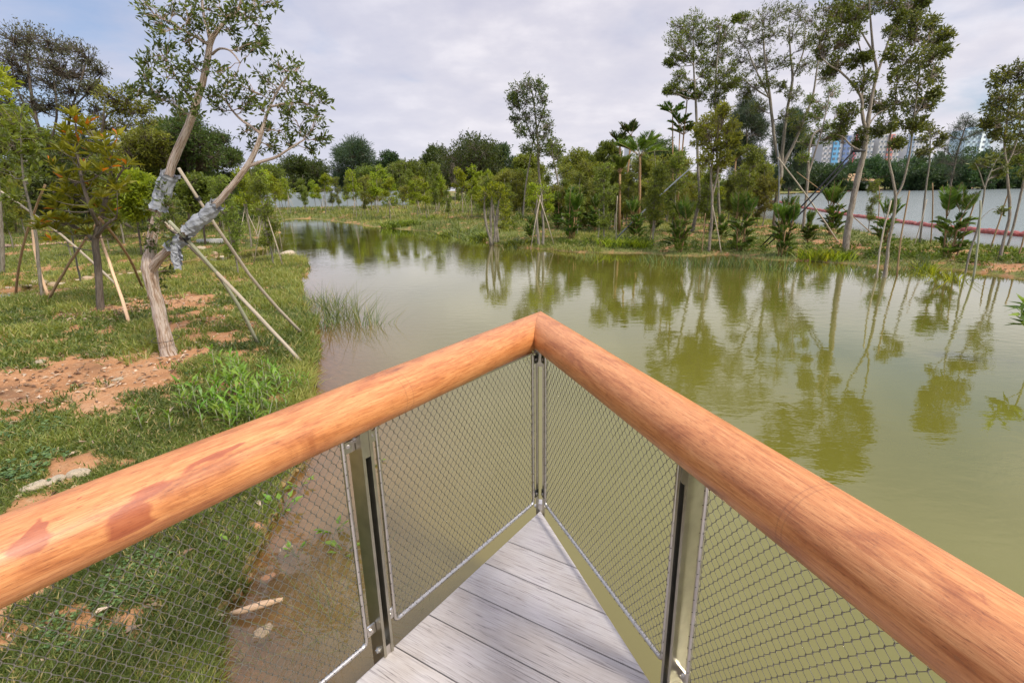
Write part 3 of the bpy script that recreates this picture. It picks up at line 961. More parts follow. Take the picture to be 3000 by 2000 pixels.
def build_tree(root, limbs, clumps, leaf_len, density, mleaf, mbark, wr=.4, sides=7, twig_r=.006, lpt=9, droop=0.0,
               leafy=True, flat=0.0, br_scale=1.0, wob=.25, tone_bias=0.0, twig_n=None, lean_leaf=.6, min_up=.15, subs=3, spread=1.22):
    """limbs: [(points, radii)], clumps: [(centre, radius)]; all in world space, root at the base"""
    loc = np.array(root.location)
    tb = MB(); cb = MB()
    LP, LR = [], []
    for P, Rr in limbs:
        P, Rr = smooth_path(P, Rr)
        jit = rng.normal(size=P.shape) * Rr[:, None] * .05; jit[0] = 0
        tb.tube(P + jit, Rr, sides, wob=wob)
        LP.append(P); LR.append(Rr)
    LPa = np.vstack(LP); LRa = np.concatenate(LR)
    zb = LPa[:, 2].min(); hz = LPa[:, 2].max() - zb
    tips_A, tips_B, ra, rb = [], [], [], []
    for c, r in clumps:
        c = np.asarray(c, float)
        dv = c - LPa; dist = np.linalg.norm(dv, axis=1)
        cost = dist + np.where(dv[:, 2] < min_up * dist, 1.3 * (min_up * dist - dv[:, 2]), 0) + np.where(LPa[:, 2] < zb + .25 * hz, 50, 0)
        k = int(np.argmin(cost)); a = LPa[k]
        D = np.linalg.norm(c - a)
        mid = (a + c) / 2 + np.array([0, 0, -.12 * D]) + rng.normal(size=3) * D * .07
        P = bez(a, mid, c, 6)
        P[1:-1] += rng.normal(size=(4, 3)) * D * .03
        r0 = min(LRa[k] * .6, (.010 + .018 * D) * br_scale + r * .012)
        tb.tube(P, np.linspace(r0, max(r0 * .3, twig_r * .8), 6), 5 if sides > 5 else 4)
        nt2 = twig_n if twig_n else max(5, int(density * r * r * 40))
        nS = max(2, subs)
        # sub branches, then twigs
        dirs = rng.normal(size=(nt2, 3)); dirs /= np.linalg.norm(dirs, axis=1)[:, None]
        rr_ = r * (.35 + .65 * rng.random(nt2) ** .6)
        end = c + dirs * (rr_ * spread)[:, None] * np.array([1, 1, .85])
        si = rng.integers(2, 6, nt2)
        start = P[si]
        m_ = (start + end) / 2 + rng.normal(size=(nt2, 3)) * (r * .12) + np.array([0, 0, droop * r * .3])
        end = end - np.array([0, 0, droop]) * r * .5
        tips_A += [start, m_]; tips_B += [m_, end]
        ra += [np.full(nt2, twig_r * 1.1), np.full(nt2, twig_r * .7)]; rb += [np.full(nt2, twig_r * .7), np.full(nt2, twig_r * .35)]
        if leafy:
            t = .25 + .8 * rng.random((nt2, lpt)) ** .7
            P_ = np.where(t[..., None] < 1, m_[:, None] + (end - m_)[:, None] * t[..., None], end[:, None])
            P_ = P_.reshape(-1, 3) + rng.normal(size=(nt2 * lpt, 3)) * leaf_len * .35
            dd = np.repeat((end - m_) / (np.linalg.norm(end - m_, axis=1)[:, None] + 1e-9), lpt, axis=0)
            dd = dd * lean_leaf + rng.normal(size=dd.shape) * .6 + np.array([0, 0, .15 - droop])
            tw = np.repeat(rng.random(nt2), lpt) * .45 + rng.random(nt2 * lpt) * .5 + tone_bias
            cb.leaves(P_, dd, leaf_len * (.6 + .7 * rng.random(len(P_))), wr, np.clip(tw, 0, 1), flat=flat)
    if tips_A:
        tb.sticks(np.vstack(tips_A), np.vstack(tips_B), np.concatenate(ra), np.concatenate(rb))
    tb.build('trunk', mbark, root, loc=loc)
    if leafy and cb.n: cb.build('crown', mleaf, root, smooth=False, loc=loc)


def px_tree(name, label, cat, base, limbs, clumps, leaf_len, density, leaf, bark, group=None, dsp=.8, Y=None, **kw):
    """limbs and clumps given in layout positions on the upright plane through the base"""
    b = gp(*base)
    if Y is None: Y = b[1]
    else: b = py(base[0], base[1], Y); b[2] = float(gz(b[0], b[1])[0]) - .03
    s = mpx(Y)
    root = thing(name, (b[0], b[1], b[2]), label, cat, group)
    L = []
    for i, lm in enumerate(limbs):
        P = []; rr = []
        for j, q in enumerate(lm):
            x, y, r = q[:3]; dy = q[3] if len(q) > 3 else 0
            P.append(py(x, y, Y + dy)); rr.append(r * s * Y / math.hypot(b[0], Y) * (.84 if name == 'paperbark_tree' else .9))
        if i == 0:
            P[0] = np.array([b[0], b[1], b[2] - .08])
        L.append((P, rr))
    C = []
    for c in clumps:
        x, y, r = c[:3]
        dy = c[3] if len(c) > 3 else (rng.random() - .5) * 2 * dsp * (1 + r * s)
        C.append((py(x, y, Y + dy), r * s))
    build_tree(root, L, C, leaf_len, density, M[leaf], M[bark], **kw)
    return root


# ---------------- the propped paperbark in the left foreground
hero_c = [(330, 8, 22), (362, 28, 28), (402, 12, 28), (430, 48, 24), (388, 66, 22), (350, 52, 20), (452, 82, 20), (482, 50, 18), (420, 96, 18), (505, 15, 22),
          (545, 10, 24), (585, 5, 24), (622, 2, 18), (565, 45, 18), (602, 36, 18), (532, 70, 13), (605, 72, 11), (592, 98, 16), (562, 108, 15), (612, 92, 10), (372, 100, 16),
          (360, 128, 26), (398, 148, 26), (338, 140, 14), (378, 178, 26), (420, 186, 22), (350, 205, 20), (318, 208, 16), (442, 150, 16), (430, 226, 22),
          (398, 232, 18), (452, 200, 18), (412, 262, 16), (500, 168, 20), (484, 218, 20), (530, 186, 20), (560, 200, 20), (502, 250, 16), (470, 140, 14),
          (600, 172, 20), (640, 150, 20), (680, 148, 20), (620, 208, 24), (660, 200, 24), (692, 188, 18), (640, 248, 24), (702, 240, 24), (738, 228, 14),
          (732, 268, 20), (682, 278, 24), (642, 298, 20), (600, 255, 18), (570, 308, 18), (702, 308, 18), (742, 318, 11), (560, 240, 16), (662, 328, 13), (590, 338, 14), (718, 345, 9), (630, 335, 12),
          (372, 432, 16), (398, 470, 16), (352, 560, 16), (400, 590, 15), (380, 620, 13), (392, 545, 14), (340, 520, 13), (368, 500, 14), (362, 650, 12), (345, 480, 14)]
hero_c += [(440, 22, 18), (475, 15, 16), (520, 40, 14), (330, 172, 14), (300, 205, 10), (365, 228, 16), (445, 250, 14), (520, 218, 16), (580, 225, 16), (668, 240, 18), (715, 215, 14), (610, 300, 14)]
hero = px_tree('paperbark_tree', 'leaning forked paperbark with peeling pale bark and grey cloth wraps, nearest tree of all', 'tree', (388, 815),
               [[(390, 818, 32), (384, 798, 24), (374, 755, 21), (362, 700, 20), (351, 655, 20), (343, 615, 23), (345, 580, 18, .05), (352, 530, 14, .08), (368, 470, 13, .1), (380, 425, 12.5, .1), (402, 360, 12.5, .1),
                 (432, 292, 11.5, .1), (452, 235, 10, .1), (468, 180, 9, .1), (478, 130, 8.5, .1), (484, 96, 8, .1), (500, 70, 6, .1), (522, 45, 5, .1), (548, 20, 4, .1), (560, -30, 3, .1)],
                [(346, 625, 15), (368, 592, 13, -.1), (400, 560, 11, -.15), (432, 528, 10, -.2), (470, 496, 11, -.2), (505, 460, 10, -.2), (540, 418, 9, -.2), (574, 372, 8, -.2), (594, 326, 6.5, -.2), (606, 285, 5, -.15), (618, 250, 4, -.1), (640, 205, 3.2), (668, 165, 2.4)],
                [(484, 100, 6, .1), (478, 70, 5, .15), (468, 35, 4, .2), (462, -20, 3, .2)],
                [(482, 105, 5, .1), (455, 88, 4, 0), (425, 72, 3.2, -.1), (390, 50, 2.4, -.2)],
                [(487, 125, 4, .1), (505, 112, 3, 0), (530, 118, 2.4, -.1), (552, 145, 1.8, -.2)],
                [(600, 308, 5, -.2), (575, 290, 4, -.1), (548, 270, 3.2, 0), (522, 238, 2.6, .1), (500, 205, 2, .2)],
                [(566, 384, 5, -.2), (598, 372, 4.5, -.2), (632, 362, 4, -.2), (660, 345, 3, -.2), (700, 320, 2.2, -.2)],
                [(620, 246, 3.6, -.1), (655, 238, 3, -.1), (690, 236, 2.2, -.1), (725, 245, 1.6, -.1)],
                [(452, 235, 5, .1), (430, 215, 3.4, 0), (412, 190, 2.6, -.1), (395, 160, 2, -.1)],
                [(440, 270, 4, .1), (412, 248, 3, .2), (380, 232, 2.2, .3), (345, 214, 1.8, .3)],
                [(518, 44, 4, .1), (560, 32, 3, .1), (590, 15, 2, .1)]],
               hero_c, .072, 2.5, 'leaf_hero', 'bark_hero', dsp=.25, wr=.36, sides=16, twig_r=.0045, lpt=9, wob=.10, twig_n=8, min_up=-.2, br_scale=.6)
HY = float(hero.location[1])


def wrap(parent, pts, r, seed):
    """crumpled cloth tied round a limb"""
    rg = np.random.default_rng(seed)
    P, _ = smooth_path([py(*p) for p in pts], [1] * len(pts), 8)
    m, n = len(P), 22
    T = np.gradient(P, axis=0); T /= np.linalg.norm(T, axis=1)[:, None]
    V = []
    for i in range(m):
        u = np.cross(T[i], [0, 1, 0.]); u /= np.linalg.norm(u); w = np.cross(T[i], u)
        for j in range(n):
            a = 2 * math.pi * j / n
            f = r * (.92 + .06 * math.sin(a * 3 + i * .5 + seed) + .05 * math.sin(a * 7 - i * .7) + .05 * math.sin(i * 1.3 + a) + .05 * rg.random() + (.22 if i in (0, m - 1) else 0) * rg.random() - .08 * (i % 9 == 4))
            V.append(P[i] + f * (math.cos(a) * u + math.sin(a) * w) + T[i] * .02 * rg.normal() * (i in (0, m - 1)))
    ids = np.arange(m * n).reshape(m, n); nx_ = np.roll(ids, -1, 1)
    b = MB(); b.add(V, np.stack([ids[:-1], nx_[:-1], nx_[1:], ids[1:]], -1).reshape(-1, 4))
    o = b.build('cloth_wrap', M['wrap'], parent, smooth=True, loc=hero.location)
    o.data.shade_flat()
    return o


wrap(hero, [(364, 480, HY + .1), (375, 440, HY + .1), (390, 400, HY + .1)], .105, 1)
wrap(hero, [(430, 532, HY - .2), (450, 514, HY - .2), (476, 492, HY - .2), (498, 470, HY - .2)], .088, 2)
wrap(hero, [(390, 568, HY - .15), (405, 560, HY - .15), (425, 545, HY - .18)], .085, 3)
# loose rag ends hanging from the low wrap
rg_ = MB()
for k in range(3):
    q = py(398 + k * 5, 565, HY - .25)
    g0 = [q + np.array([dx, .02 * math.sin(dx * 60 + k), -dz - .02 * abs(dx) * 5]) for dz in np.linspace(0, .30 - .06 * k, 7) for dx in np.linspace(-.05, .05, 5)]
    ids = np.arange(35).reshape(7, 5)
    rg_.add(np.array(g0) + rng.normal(size=(35, 3)) * .009, np.stack([ids[:-1, :-1], ids[:-1, 1:], ids[1:, 1:], ids[1:, :-1]], -1).reshape(-1, 4))
rg_.build('cloth_wrap', M['wrap'], hero, smooth=False, loc=hero.location)
tie = MB()
pt = py(380, 778, HY)
tie.tube([pt + .165 * np.array([math.cos(a), math.sin(a), .05 * math.sin(a)]) for a in np.linspace(0, 6.28, 20)], .004, 5)
tie.build('wire_tie', M['rope'], hero, loc=hero.location)


def pole(p0, p1, r, mat, label, name='prop_pole', cat='pole', group=None, bend=.02, lash=None):
    """p0 bottom / p1 top, each (x, y, Y or None for on the ground)"""
    a = gp(p0[0], p0[1]) if p0[2] is None else py(*p0)
    b = py(*p1)
    root = thing(name, tuple(a), label, cat, group)
    t = np.linspace(-.02, 1, 9)[:, None]
    P = a + (b - a) * t
    L = np.linalg.norm(b - a)
    side = rng.normal(size=3) * bend * L
    P = P + side * np.sin(t * math.pi) + rng.normal(size=P.shape) * r * .12
    m = MB(); m.tube(P, np.linspace(r, r * .8, 9), 7, wob=.1)
    m.build('shaft', M[mat], root, loc=tuple(a))
    if lash is not None:
        c = py(*lash)
        i = np.argmin(np.linalg.norm(P - c, axis=1)); c = P[i]
        lb = MB()
        for k in range(3):
            lb.tube([c + (b - a) / L * (k * .016) + (r + .006) * np.array([math.cos(q), math.sin(q) * .7, math.sin(q) * .5]) for q in np.linspace(0, 6.28, 10)], .006, 5)
        lb.build('lashing', M['rope'], root, loc=tuple(a))
    return root


GP = 'prop poles around the paperbark'
pole((697, 768, None), (411, 386, HY + .0), .026, 'pole_pale', 'long pale pole propping the paperbark limb, its foot farthest back by the water', group=GP, lash=(470, 500, HY))
pole((697, 838, None), (352, 484, HY + .1), .027, 'pole_pale', 'long pale pole crossing over the upper cloth wrap, its foot nearest the waterline', group=GP, lash=(460, 490, HY))
pole((592, 790, None), (388, 508, HY - .3), .027, 'pole_green', 'greenish pole leaning under the ragged lower wrap, leftmost foot of the three long props', group=GP, lash=(405, 553, HY))
pole((330, 668, None), (228, 500, 9.5), .028, 'pole_brown', 'brown pole leaning left from the paperbark foot to the yellow tree', group='prop poles around the young trees')
pole((297, 743, None), (222, 522, 10.6), .03, 'pole_timber', 'pale sawn stake leaning against the yellow-leaved tree on its right', group='prop poles around the young trees')
pole((110, 690, None), (232, 500, 11.2), .03, 'pole_brown', 'brown stake leaning across the left side of the yellow-leaved tree', group='prop poles around the young trees')
pole((112, 682, None), (74, 498, 12.3), .034, 'pole_timber', 'bright new timber stake standing against the left-edge green tree', group='prop poles around the young trees')
pole((36, 680, None), (104, 425, 12.6), .03, 'pole_brown', 'dark brown stake leaning right, leftmost foot on the left bank', group='prop poles around the young trees')
pole((268, 655, None), (-20, 425, 12.8), .03, 'pole_pale', 'long thin pale pole crossing low from the left picture edge behind the stakes', group='prop poles around the young trees')
pole((185, 645, None), (160, 480, 13.2), .026, 'metal_pole', 'thin grey stake with a red tag behind the yellow-leaved tree', group='prop poles around the young trees')

# ---------------- young yellow-leaved tree (large leaves in whorls)
yb = gp(232, 713); YY = yb[1]; s = mpx(YY)
yt = thing('young_tree', tuple(yb), 'young tree with large yellow-green and orange leaves in whorls, dark slim trunk', 'tree')
tips = [(175, 285), (200, 300), (150, 300), (225, 320), (180, 330), (140, 345), (215, 350), (165, 365), (250, 365), (195, 385), (235, 395), (140, 400), (270, 400), (170, 415), (210, 420), (255, 425), (285, 380), (120, 440), (150, 445),
        (190, 450), (235, 455), (275, 445), (165, 475), (130, 480), (205, 480), (250, 485), (110, 500), (150, 510), (185, 515), (225, 512), (265, 510), (130, 530), (170, 540), (205, 540), (245, 470), (290, 425), (95, 520), (240, 340), (155, 325), (190, 310), (260, 345)]
tb, cb = MB(), MB()
mains = [([(232, 715, 8), (229, 680, 7.5), (227, 640, 7), (224, 600, 7), (219, 552, 6.5), (232, 500, 5), (246, 440, 4), (254, 380, 2.6), (225, 330, 2)], 0), ([(219, 555, 5), (195, 535, 4), (160, 515, 3), (125, 508, 2)], .3),
         ([(226, 520, 4), (205, 470, 3.4), (185, 400, 3), (176, 330, 2), (174, 288, 1.4)], -.3), ([(246, 440, 3), (262, 420, 2.4), (285, 385, 1.6)], .2), ([(205, 470, 3), (165, 440, 2.4), (130, 430, 1.6)], .4), ([(222, 545, 4), (245, 515, 3), (268, 500, 2)], -.3)]
LPa = []
for lm, dy in mains:
    P = [py(x, y, YY + dy * (i > 0)) for i, (x, y, r) in enumerate(lm)]; rr = [q[2] * s for q in lm]
    P, rr = smooth_path(P, rr); tb.tube(P, rr, 8, wob=.1); LPa.append(P)
LPa = np.vstack(LPa)
for x, y in tips + [(x + rng.normal() * 15, y + rng.normal() * 15) for x, y in tips]:
    c = py(x, y, YY + rng.normal() * .35)
    cost = np.linalg.norm(LPa - c, axis=1) + 2 * np.maximum(LPa[:, 2] - c[2] + .05, 0)
    a = LPa[int(np.argmin(cost))]
    tb.tube(bez(a, (a + c) / 2 - np.array([0, 0, .08]), c, 5), np.linspace(.012, .006, 5), 5)
    n = rng.integers(9, 15)
    az_ = np.arange(n) * 2.4 + rng.random() * 6
    el = rng.uniform(.05, 1.1, n)
    D = np.stack([np.cos(az_) * np.cos(el), np.sin(az_) * np.cos(el), np.sin(el)], 1)
    L = rng.uniform(.16, .27, n)
    tn = np.clip(rng.random(n) * .6 + rng.random() * .4 + (y < 330) * .2, 0, 1)
    tn = np.where(rng.random(n) < .045, 1.0, np.minimum(tn * .85, .8))
    cb.leaves(c + D * .01, D, L, .30, tn, curl=.18, flat=.6)
tb.build('trunk', M['bark_dark'], yt, loc=tuple(yb)); cb.build('crown', M['leaf_yellow'], yt, smooth=False, loc=tuple(yb))

# ---------------- green tree at the left edge
px_tree('young_tree', 'slim pale-stemmed tree with glossy bright green leaves at the left picture edge', 'tree', (92, 668),
        [[(92, 668, 5.5), (88, 600, 5), (84, 549, 4.6), (70, 480, 4), (56, 420, 3.4), (50, 370, 2.6), (48, 310, 1.8)]],
        [(18, 262, 34), (50, 290, 34), (82, 318, 22), (28, 335, 38), (72, 362, 30), (20, 392, 32), (60, 410, 24), (92, 345, 14), (-20, 300, 34), (-20, 380, 34), (45, 250, 20), (85, 395, 14), (12, 440, 20), (40, 455, 14)],
        .15, 1.5, 'leaf_mid', 'bark_grey', Y=11.8, dsp=.5, wr=.42, lpt=9, tone_bias=.05)
px_tree('tree', 'thick pale trunk cut by the left picture edge with bright foliage above', 'tree', (8, 640),
        [[(8, 640, 7), (5, 560, 7), (0, 500, 7), (-6, 400, 6), (-12, 280, 5), (-16, 180, 3)]],
        [(8, 182, 16), (-15, 200, 26), (-30, 240, 30), (20, 200, 10), (-10, 165, 16)],
        .2, 1.0, 'leaf_light', 'bark_grey', Y=16, dsp=.8)

# ---------------- background trees on the left
GB = 'trees behind the left bank'
px_tree('tree', 'tall broad half-bare tree with fine grey twigs against the sky, upper left', 'tree', (95, 520),
        [[(140, 530, 8), (130, 430, 7), (105, 340, 6), (85, 280, 5), (70, 200, 4), (60, 120, 2.5)], [(105, 340, 5), (60, 300, 4), (20, 285, 3), (-20, 280, 2)], [(120, 390, 5), (150, 320, 4), (165, 250, 3.4), (185, 190, 2.6), (200, 130, 1.5)],
         [(85, 280, 4), (50, 230, 3), (30, 170, 2), (20, 120, 1.4)], [(110, 350, 4), (130, 270, 3), (125, 190, 2), (120, 120, 1.4)], [(165, 250, 3), (200, 215, 2), (235, 170, 1.4)]],
        [(30, 90, 26), (70, 80, 26), (110, 95, 26), (20, 130, 26), (60, 130, 26), (105, 140, 26), (150, 110, 22), (185, 120, 22), (145, 160, 24), (190, 165, 22), (225, 160, 16), (20, 180, 24), (65, 185, 24), (110, 190, 24), (160, 205, 22), (200, 205, 16), (20, 230, 26), (70, 235, 22), (120, 240, 22), (165, 245, 18), (0, 270, 24), (-30, 150, 30), (-30, 220, 30), (40, 280, 20)],
        .20, .09, 'leaf_grey', 'bark_dark', group=GB, Y=38, dsp=1.2, twig_r=.022, lpt=3, twig_n=90, br_scale=3.0, spread=1.45, min_up=.45)
px_tree('tree', 'half-bare olive tree with arching dark limbs behind the yellow-leaved tree', 'tree', (300, 500),
        [[(200, 520, 5), (205, 440, 4.5), (225, 360, 4), (235, 300, 3), (240, 240, 2)], [(225, 380, 4), (250, 335, 3.5), (290, 325, 3), (320, 290, 2)], [(230, 320, 3), (245, 265, 2.4), (290, 250, 2), (310, 260, 1.4)]],
        [(250, 220, 24), (290, 225, 22), (220, 250, 20), (270, 255, 22), (310, 250, 22), (240, 290, 22), (290, 290, 24), (330, 250, 18), (220, 200, 16), (200, 290, 20), (340, 290, 20)],
        .22, .12, 'leaf_olive', 'bark_dark', group=GB, Y=36, dsp=1.6, twig_r=.018, lpt=4, twig_n=70, br_scale=2.5)


def mass_tree(label, x, yb_, yt_, wpx, Y, leaf, bark='bark_dark', name='tree', cat='tree', group=None, n=None, leaf_len=.3, density=.05, lpt=9, low=.25, seed=None, twig_n=None, **kw):
    """round broad crown filled with random clumps; layout x, base y, top y, crown width"""
    global rng
    if seed is not None: rng = np.random.default_rng(seed)
    h = yb_ - yt_
    n = n or int(14 + wpx / 9)
    cl = []
    for k in range(n):
        for _ in range(30):
            u, v = rng.uniform(-1, 1), rng.uniform(-1, 1)
            if .35 < u * u + v * v < 1 or rng.random() < .35 and u * u + v * v < 1: break
        r = wpx * rng.uniform(.11, .19)
        cl.append((x + u * (wpx / 2 - r * .8), yt_ + r * .8 + (v + 1) / 2 * (h * (1 - low) - r), r))
    return px_tree(name, label, cat, (x, yb_), [[(x, yb_, wpx * .03), (x + wpx * .01, yb_ - h * .4, wpx * .025), (x - wpx * .01, yb_ - h * .75, wpx * .012)]], cl, leaf_len, density, leaf, bark,
                   group=group, Y=Y, dsp=wpx * mpx(Y) * .28, sides=5, lpt=lpt, twig_r=.02, twig_n=twig_n, br_scale=2, **kw)


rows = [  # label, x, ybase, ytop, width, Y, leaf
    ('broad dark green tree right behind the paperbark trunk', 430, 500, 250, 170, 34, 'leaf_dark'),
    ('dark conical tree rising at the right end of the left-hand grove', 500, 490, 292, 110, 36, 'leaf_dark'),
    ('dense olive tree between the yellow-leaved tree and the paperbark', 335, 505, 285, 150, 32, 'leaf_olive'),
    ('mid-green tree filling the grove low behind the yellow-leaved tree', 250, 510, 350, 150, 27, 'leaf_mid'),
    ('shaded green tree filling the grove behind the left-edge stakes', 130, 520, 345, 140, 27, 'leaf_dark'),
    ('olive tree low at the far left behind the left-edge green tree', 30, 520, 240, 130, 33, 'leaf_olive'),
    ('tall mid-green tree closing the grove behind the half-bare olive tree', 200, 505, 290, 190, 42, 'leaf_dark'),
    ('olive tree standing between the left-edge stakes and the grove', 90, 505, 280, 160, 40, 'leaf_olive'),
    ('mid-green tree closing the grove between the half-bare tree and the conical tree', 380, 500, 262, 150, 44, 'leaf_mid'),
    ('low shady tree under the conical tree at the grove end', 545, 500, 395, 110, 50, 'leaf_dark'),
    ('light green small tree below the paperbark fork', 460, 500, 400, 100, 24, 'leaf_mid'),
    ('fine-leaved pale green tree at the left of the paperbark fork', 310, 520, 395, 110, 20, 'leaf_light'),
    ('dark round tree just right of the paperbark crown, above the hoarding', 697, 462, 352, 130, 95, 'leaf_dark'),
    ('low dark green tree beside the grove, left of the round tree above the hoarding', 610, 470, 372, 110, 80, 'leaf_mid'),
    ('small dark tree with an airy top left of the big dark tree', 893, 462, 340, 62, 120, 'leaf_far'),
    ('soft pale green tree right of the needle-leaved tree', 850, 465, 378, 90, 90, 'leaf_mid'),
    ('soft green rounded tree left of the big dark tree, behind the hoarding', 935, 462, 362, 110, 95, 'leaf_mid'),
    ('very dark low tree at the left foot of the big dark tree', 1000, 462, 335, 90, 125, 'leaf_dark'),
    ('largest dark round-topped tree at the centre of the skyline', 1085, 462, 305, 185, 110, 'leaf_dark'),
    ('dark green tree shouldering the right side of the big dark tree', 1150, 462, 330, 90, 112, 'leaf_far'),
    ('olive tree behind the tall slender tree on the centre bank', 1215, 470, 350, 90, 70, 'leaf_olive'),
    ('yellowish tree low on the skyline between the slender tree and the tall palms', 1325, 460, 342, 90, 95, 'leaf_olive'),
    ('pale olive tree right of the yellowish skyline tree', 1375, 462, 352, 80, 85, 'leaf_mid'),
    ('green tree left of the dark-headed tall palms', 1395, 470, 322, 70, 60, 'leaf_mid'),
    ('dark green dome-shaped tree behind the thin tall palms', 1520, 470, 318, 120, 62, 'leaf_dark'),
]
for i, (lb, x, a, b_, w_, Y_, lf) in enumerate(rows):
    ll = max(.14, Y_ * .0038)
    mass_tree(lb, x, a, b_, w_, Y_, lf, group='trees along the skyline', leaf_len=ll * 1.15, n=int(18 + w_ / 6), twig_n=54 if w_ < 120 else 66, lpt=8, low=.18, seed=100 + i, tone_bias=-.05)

for i, (lb, x, a, b_, w_, Y_) in enumerate([
        ('dark needle-leaved tree with a domed feathery crown left of centre', 812, 465, 318, 105, 120),
        ('tall dark needle-leaved tree behind the twin-trunk tree on the right bank', 1715, 448, 222, 100, 75),
        ('second dark needle-leaved tree behind the right bank, right of the taller one', 1815, 446, 250, 84, 85)]):
    mass_tree(lb, x, a, b_, w_, Y_, 'leaf_casu', group='needle-leaved trees', leaf_len=Y_ * .008, n=40, twig_n=80, lpt=8, low=.08, seed=140 + i, wr=.10, lean_leaf=1.2)
px_tree('tree', 'ragged dark needle-leaved tree leaning above the far shore at the right', 'tree', (2185, 430),
        [[(2185, 430, 3.5), (2192, 380, 3), (2205, 330, 2.4), (2218, 290, 1.6), (2225, 268, 1)]],
        [(2218, 278, 13), (2200, 292, 12), (2235, 285, 10), (2180, 312, 13), (2210, 320, 15), (2170, 340, 14), (2200, 350, 16), (2245, 305, 9), (2185, 375, 16), (2215, 370, 14), (2160, 365, 12), (2190, 400, 16)],
        .9, .02, 'leaf_casu', 'bark_dark', group='needle-leaved trees', Y=150, dsp=2, wr=.12, lpt=8, twig_n=34, twig_r=.05, sides=5)

# far shore trees
fx_ = [(1720, 78, 370), (1762, 70, 352), (1800, 74, 362), (1842, 72, 350), (1882, 76, 358), (1925, 74, 362), (1968, 78, 352), (2010, 74, 345), (2048, 70, 356), (2090, 90, 352), (2135, 90, 342), (2180, 94, 338), (2232, 90, 338), (2275, 86, 334), (2318, 84, 340), (2358, 84, 336), (2400, 90, 338), (1905, 60, 372), (1985, 60, 380), (2110, 70, 368), (2205, 80, 365), (2298, 80, 362)]
fx_ = [(a, b, c + (13 if a < 2080 else 2)) for a, b, c in fx_]
fx_.sort()
for i, (x, w_, top) in enumerate(fx_):
    Yd = 196 if x < 1700 else (190 if x < 2060 else 172)
    mass_tree('dense dark tree on the far lake shore, ' + nth(i, len(fx_)) + ' of the row', x, 437, top, w_, Yd + (i % 3) * 5, 'leaf_far', group='trees along the far lake shore',
              leaf_len=.85, n=26, twig_n=30, lpt=7, low=.0, seed=170 + i, tone_bias=-.08)

# ---------------- centre and right bank: named trees
px_tree('tree', 'tall slender tree with an oval airy crown standing alone at the centre bank', 'tree', (1246, 512),
        [[(1246, 512, 3.2), (1243, 440, 3), (1238, 400, 3), (1236, 340, 2.6), (1230, 270, 2), (1222, 210, 1.2)], [(1236, 345, 2), (1215, 300, 1.6), (1200, 250, 1)], [(1232, 300, 1.6), (1250, 250, 1.2), (1258, 215, .8)], [(1200, 520, 2.6), (1206, 440, 2), (1215, 380, 1.8), (1225, 320, 1.4)]],
        [(1188, 208, 20), (1215, 195, 18), (1240, 198, 16), (1180, 240, 18), (1210, 232, 22), (1245, 225, 16), (1185, 275, 16), (1215, 270, 22), (1245, 262, 18), (1262, 290, 16), (1225, 305, 20), (1195, 300, 14), (1250, 310, 20), (1270, 330, 16), (1275, 350, 12), (1240, 340, 18), (1210, 340, 14), (1178, 225, 12)],
        .17, .14, 'leaf_dark', 'bark_grey', Y=38, dsp=.8, twig_n=46, lpt=7, twig_r=.015, tone_bias=.1)
px_tree('tree', 'thin pale leaning tree just right of the tall slender tree', 'tree', (1292, 512),
        [[(1292, 512, 2.4), (1286, 450, 2.2), (1278, 400, 2), (1270, 360, 1.6), (1266, 320, 1)]],
        [(1272, 330, 13), (1285, 345, 12), (1262, 350, 10), (1280, 362, 12), (1268, 380, 8)], .17, .14, 'leaf_mid', 'bark_grey', Y=36, twig_n=26, lpt=6, twig_r=.012)
GRB = 'paperbark trees on the right bank'
px_tree('paperbark_tree', 'slim straight paperbark with an airy crown, leftmost tall tree of the right bank', 'tree', (1589, 532),
        [[(1589, 532, 5), (1600, 490, 4.4), (1607, 455, 4), (1604, 400, 3.6), (1602, 340, 3.4), (1598, 230, 3), (1594, 170, 2.2), (1592, 90, 1.2)]],
        [(1560, 60, 18), (1590, 48, 20), (1620, 62, 18), (1550, 92, 18), (1580, 88, 20), (1612, 98, 18), (1548, 132, 16), (1575, 128, 16), (1612, 135, 16), (1535, 145, 8), (1560, 175, 14), (1545, 200, 12), (1620, 170, 14), (1585, 200, 12), (1610, 215, 14), (1530, 210, 6)],
        .095, .3, 'leaf_mid', 'bark_grey', group=GRB, dsp=.6, twig_n=54, lpt=11, spread=1.35, twig_r=.009)
px_tree('paperbark_tree', 'slim paperbark standing just right of the leftmost tall tree, crown bent right', 'tree', (1655, 530),
        [[(1655, 530, 4), (1650, 450, 3.6), (1647, 360, 3.4), (1643, 227, 3), (1646, 150, 2.4), (1654, 60, 1.4)], [(1650, 110, 2), (1675, 55, 1.4), (1700, 42, 1)]],
        [(1650, 62, 16), (1668, 80, 16), (1640, 100, 18), (1660, 125, 16), (1635, 150, 14), (1675, 160, 16), (1650, 180, 18), (1625, 195, 14), (1672, 200, 14), (1690, 45, 8), (1708, 40, 10), (1650, 215, 16), (1690, 190, 12), (1640, 235, 14)],
        .095, .3, 'leaf_mid', 'bark_grey', group=GRB, dsp=.6, twig_n=54, lpt=11, spread=1.35, twig_r=.009)
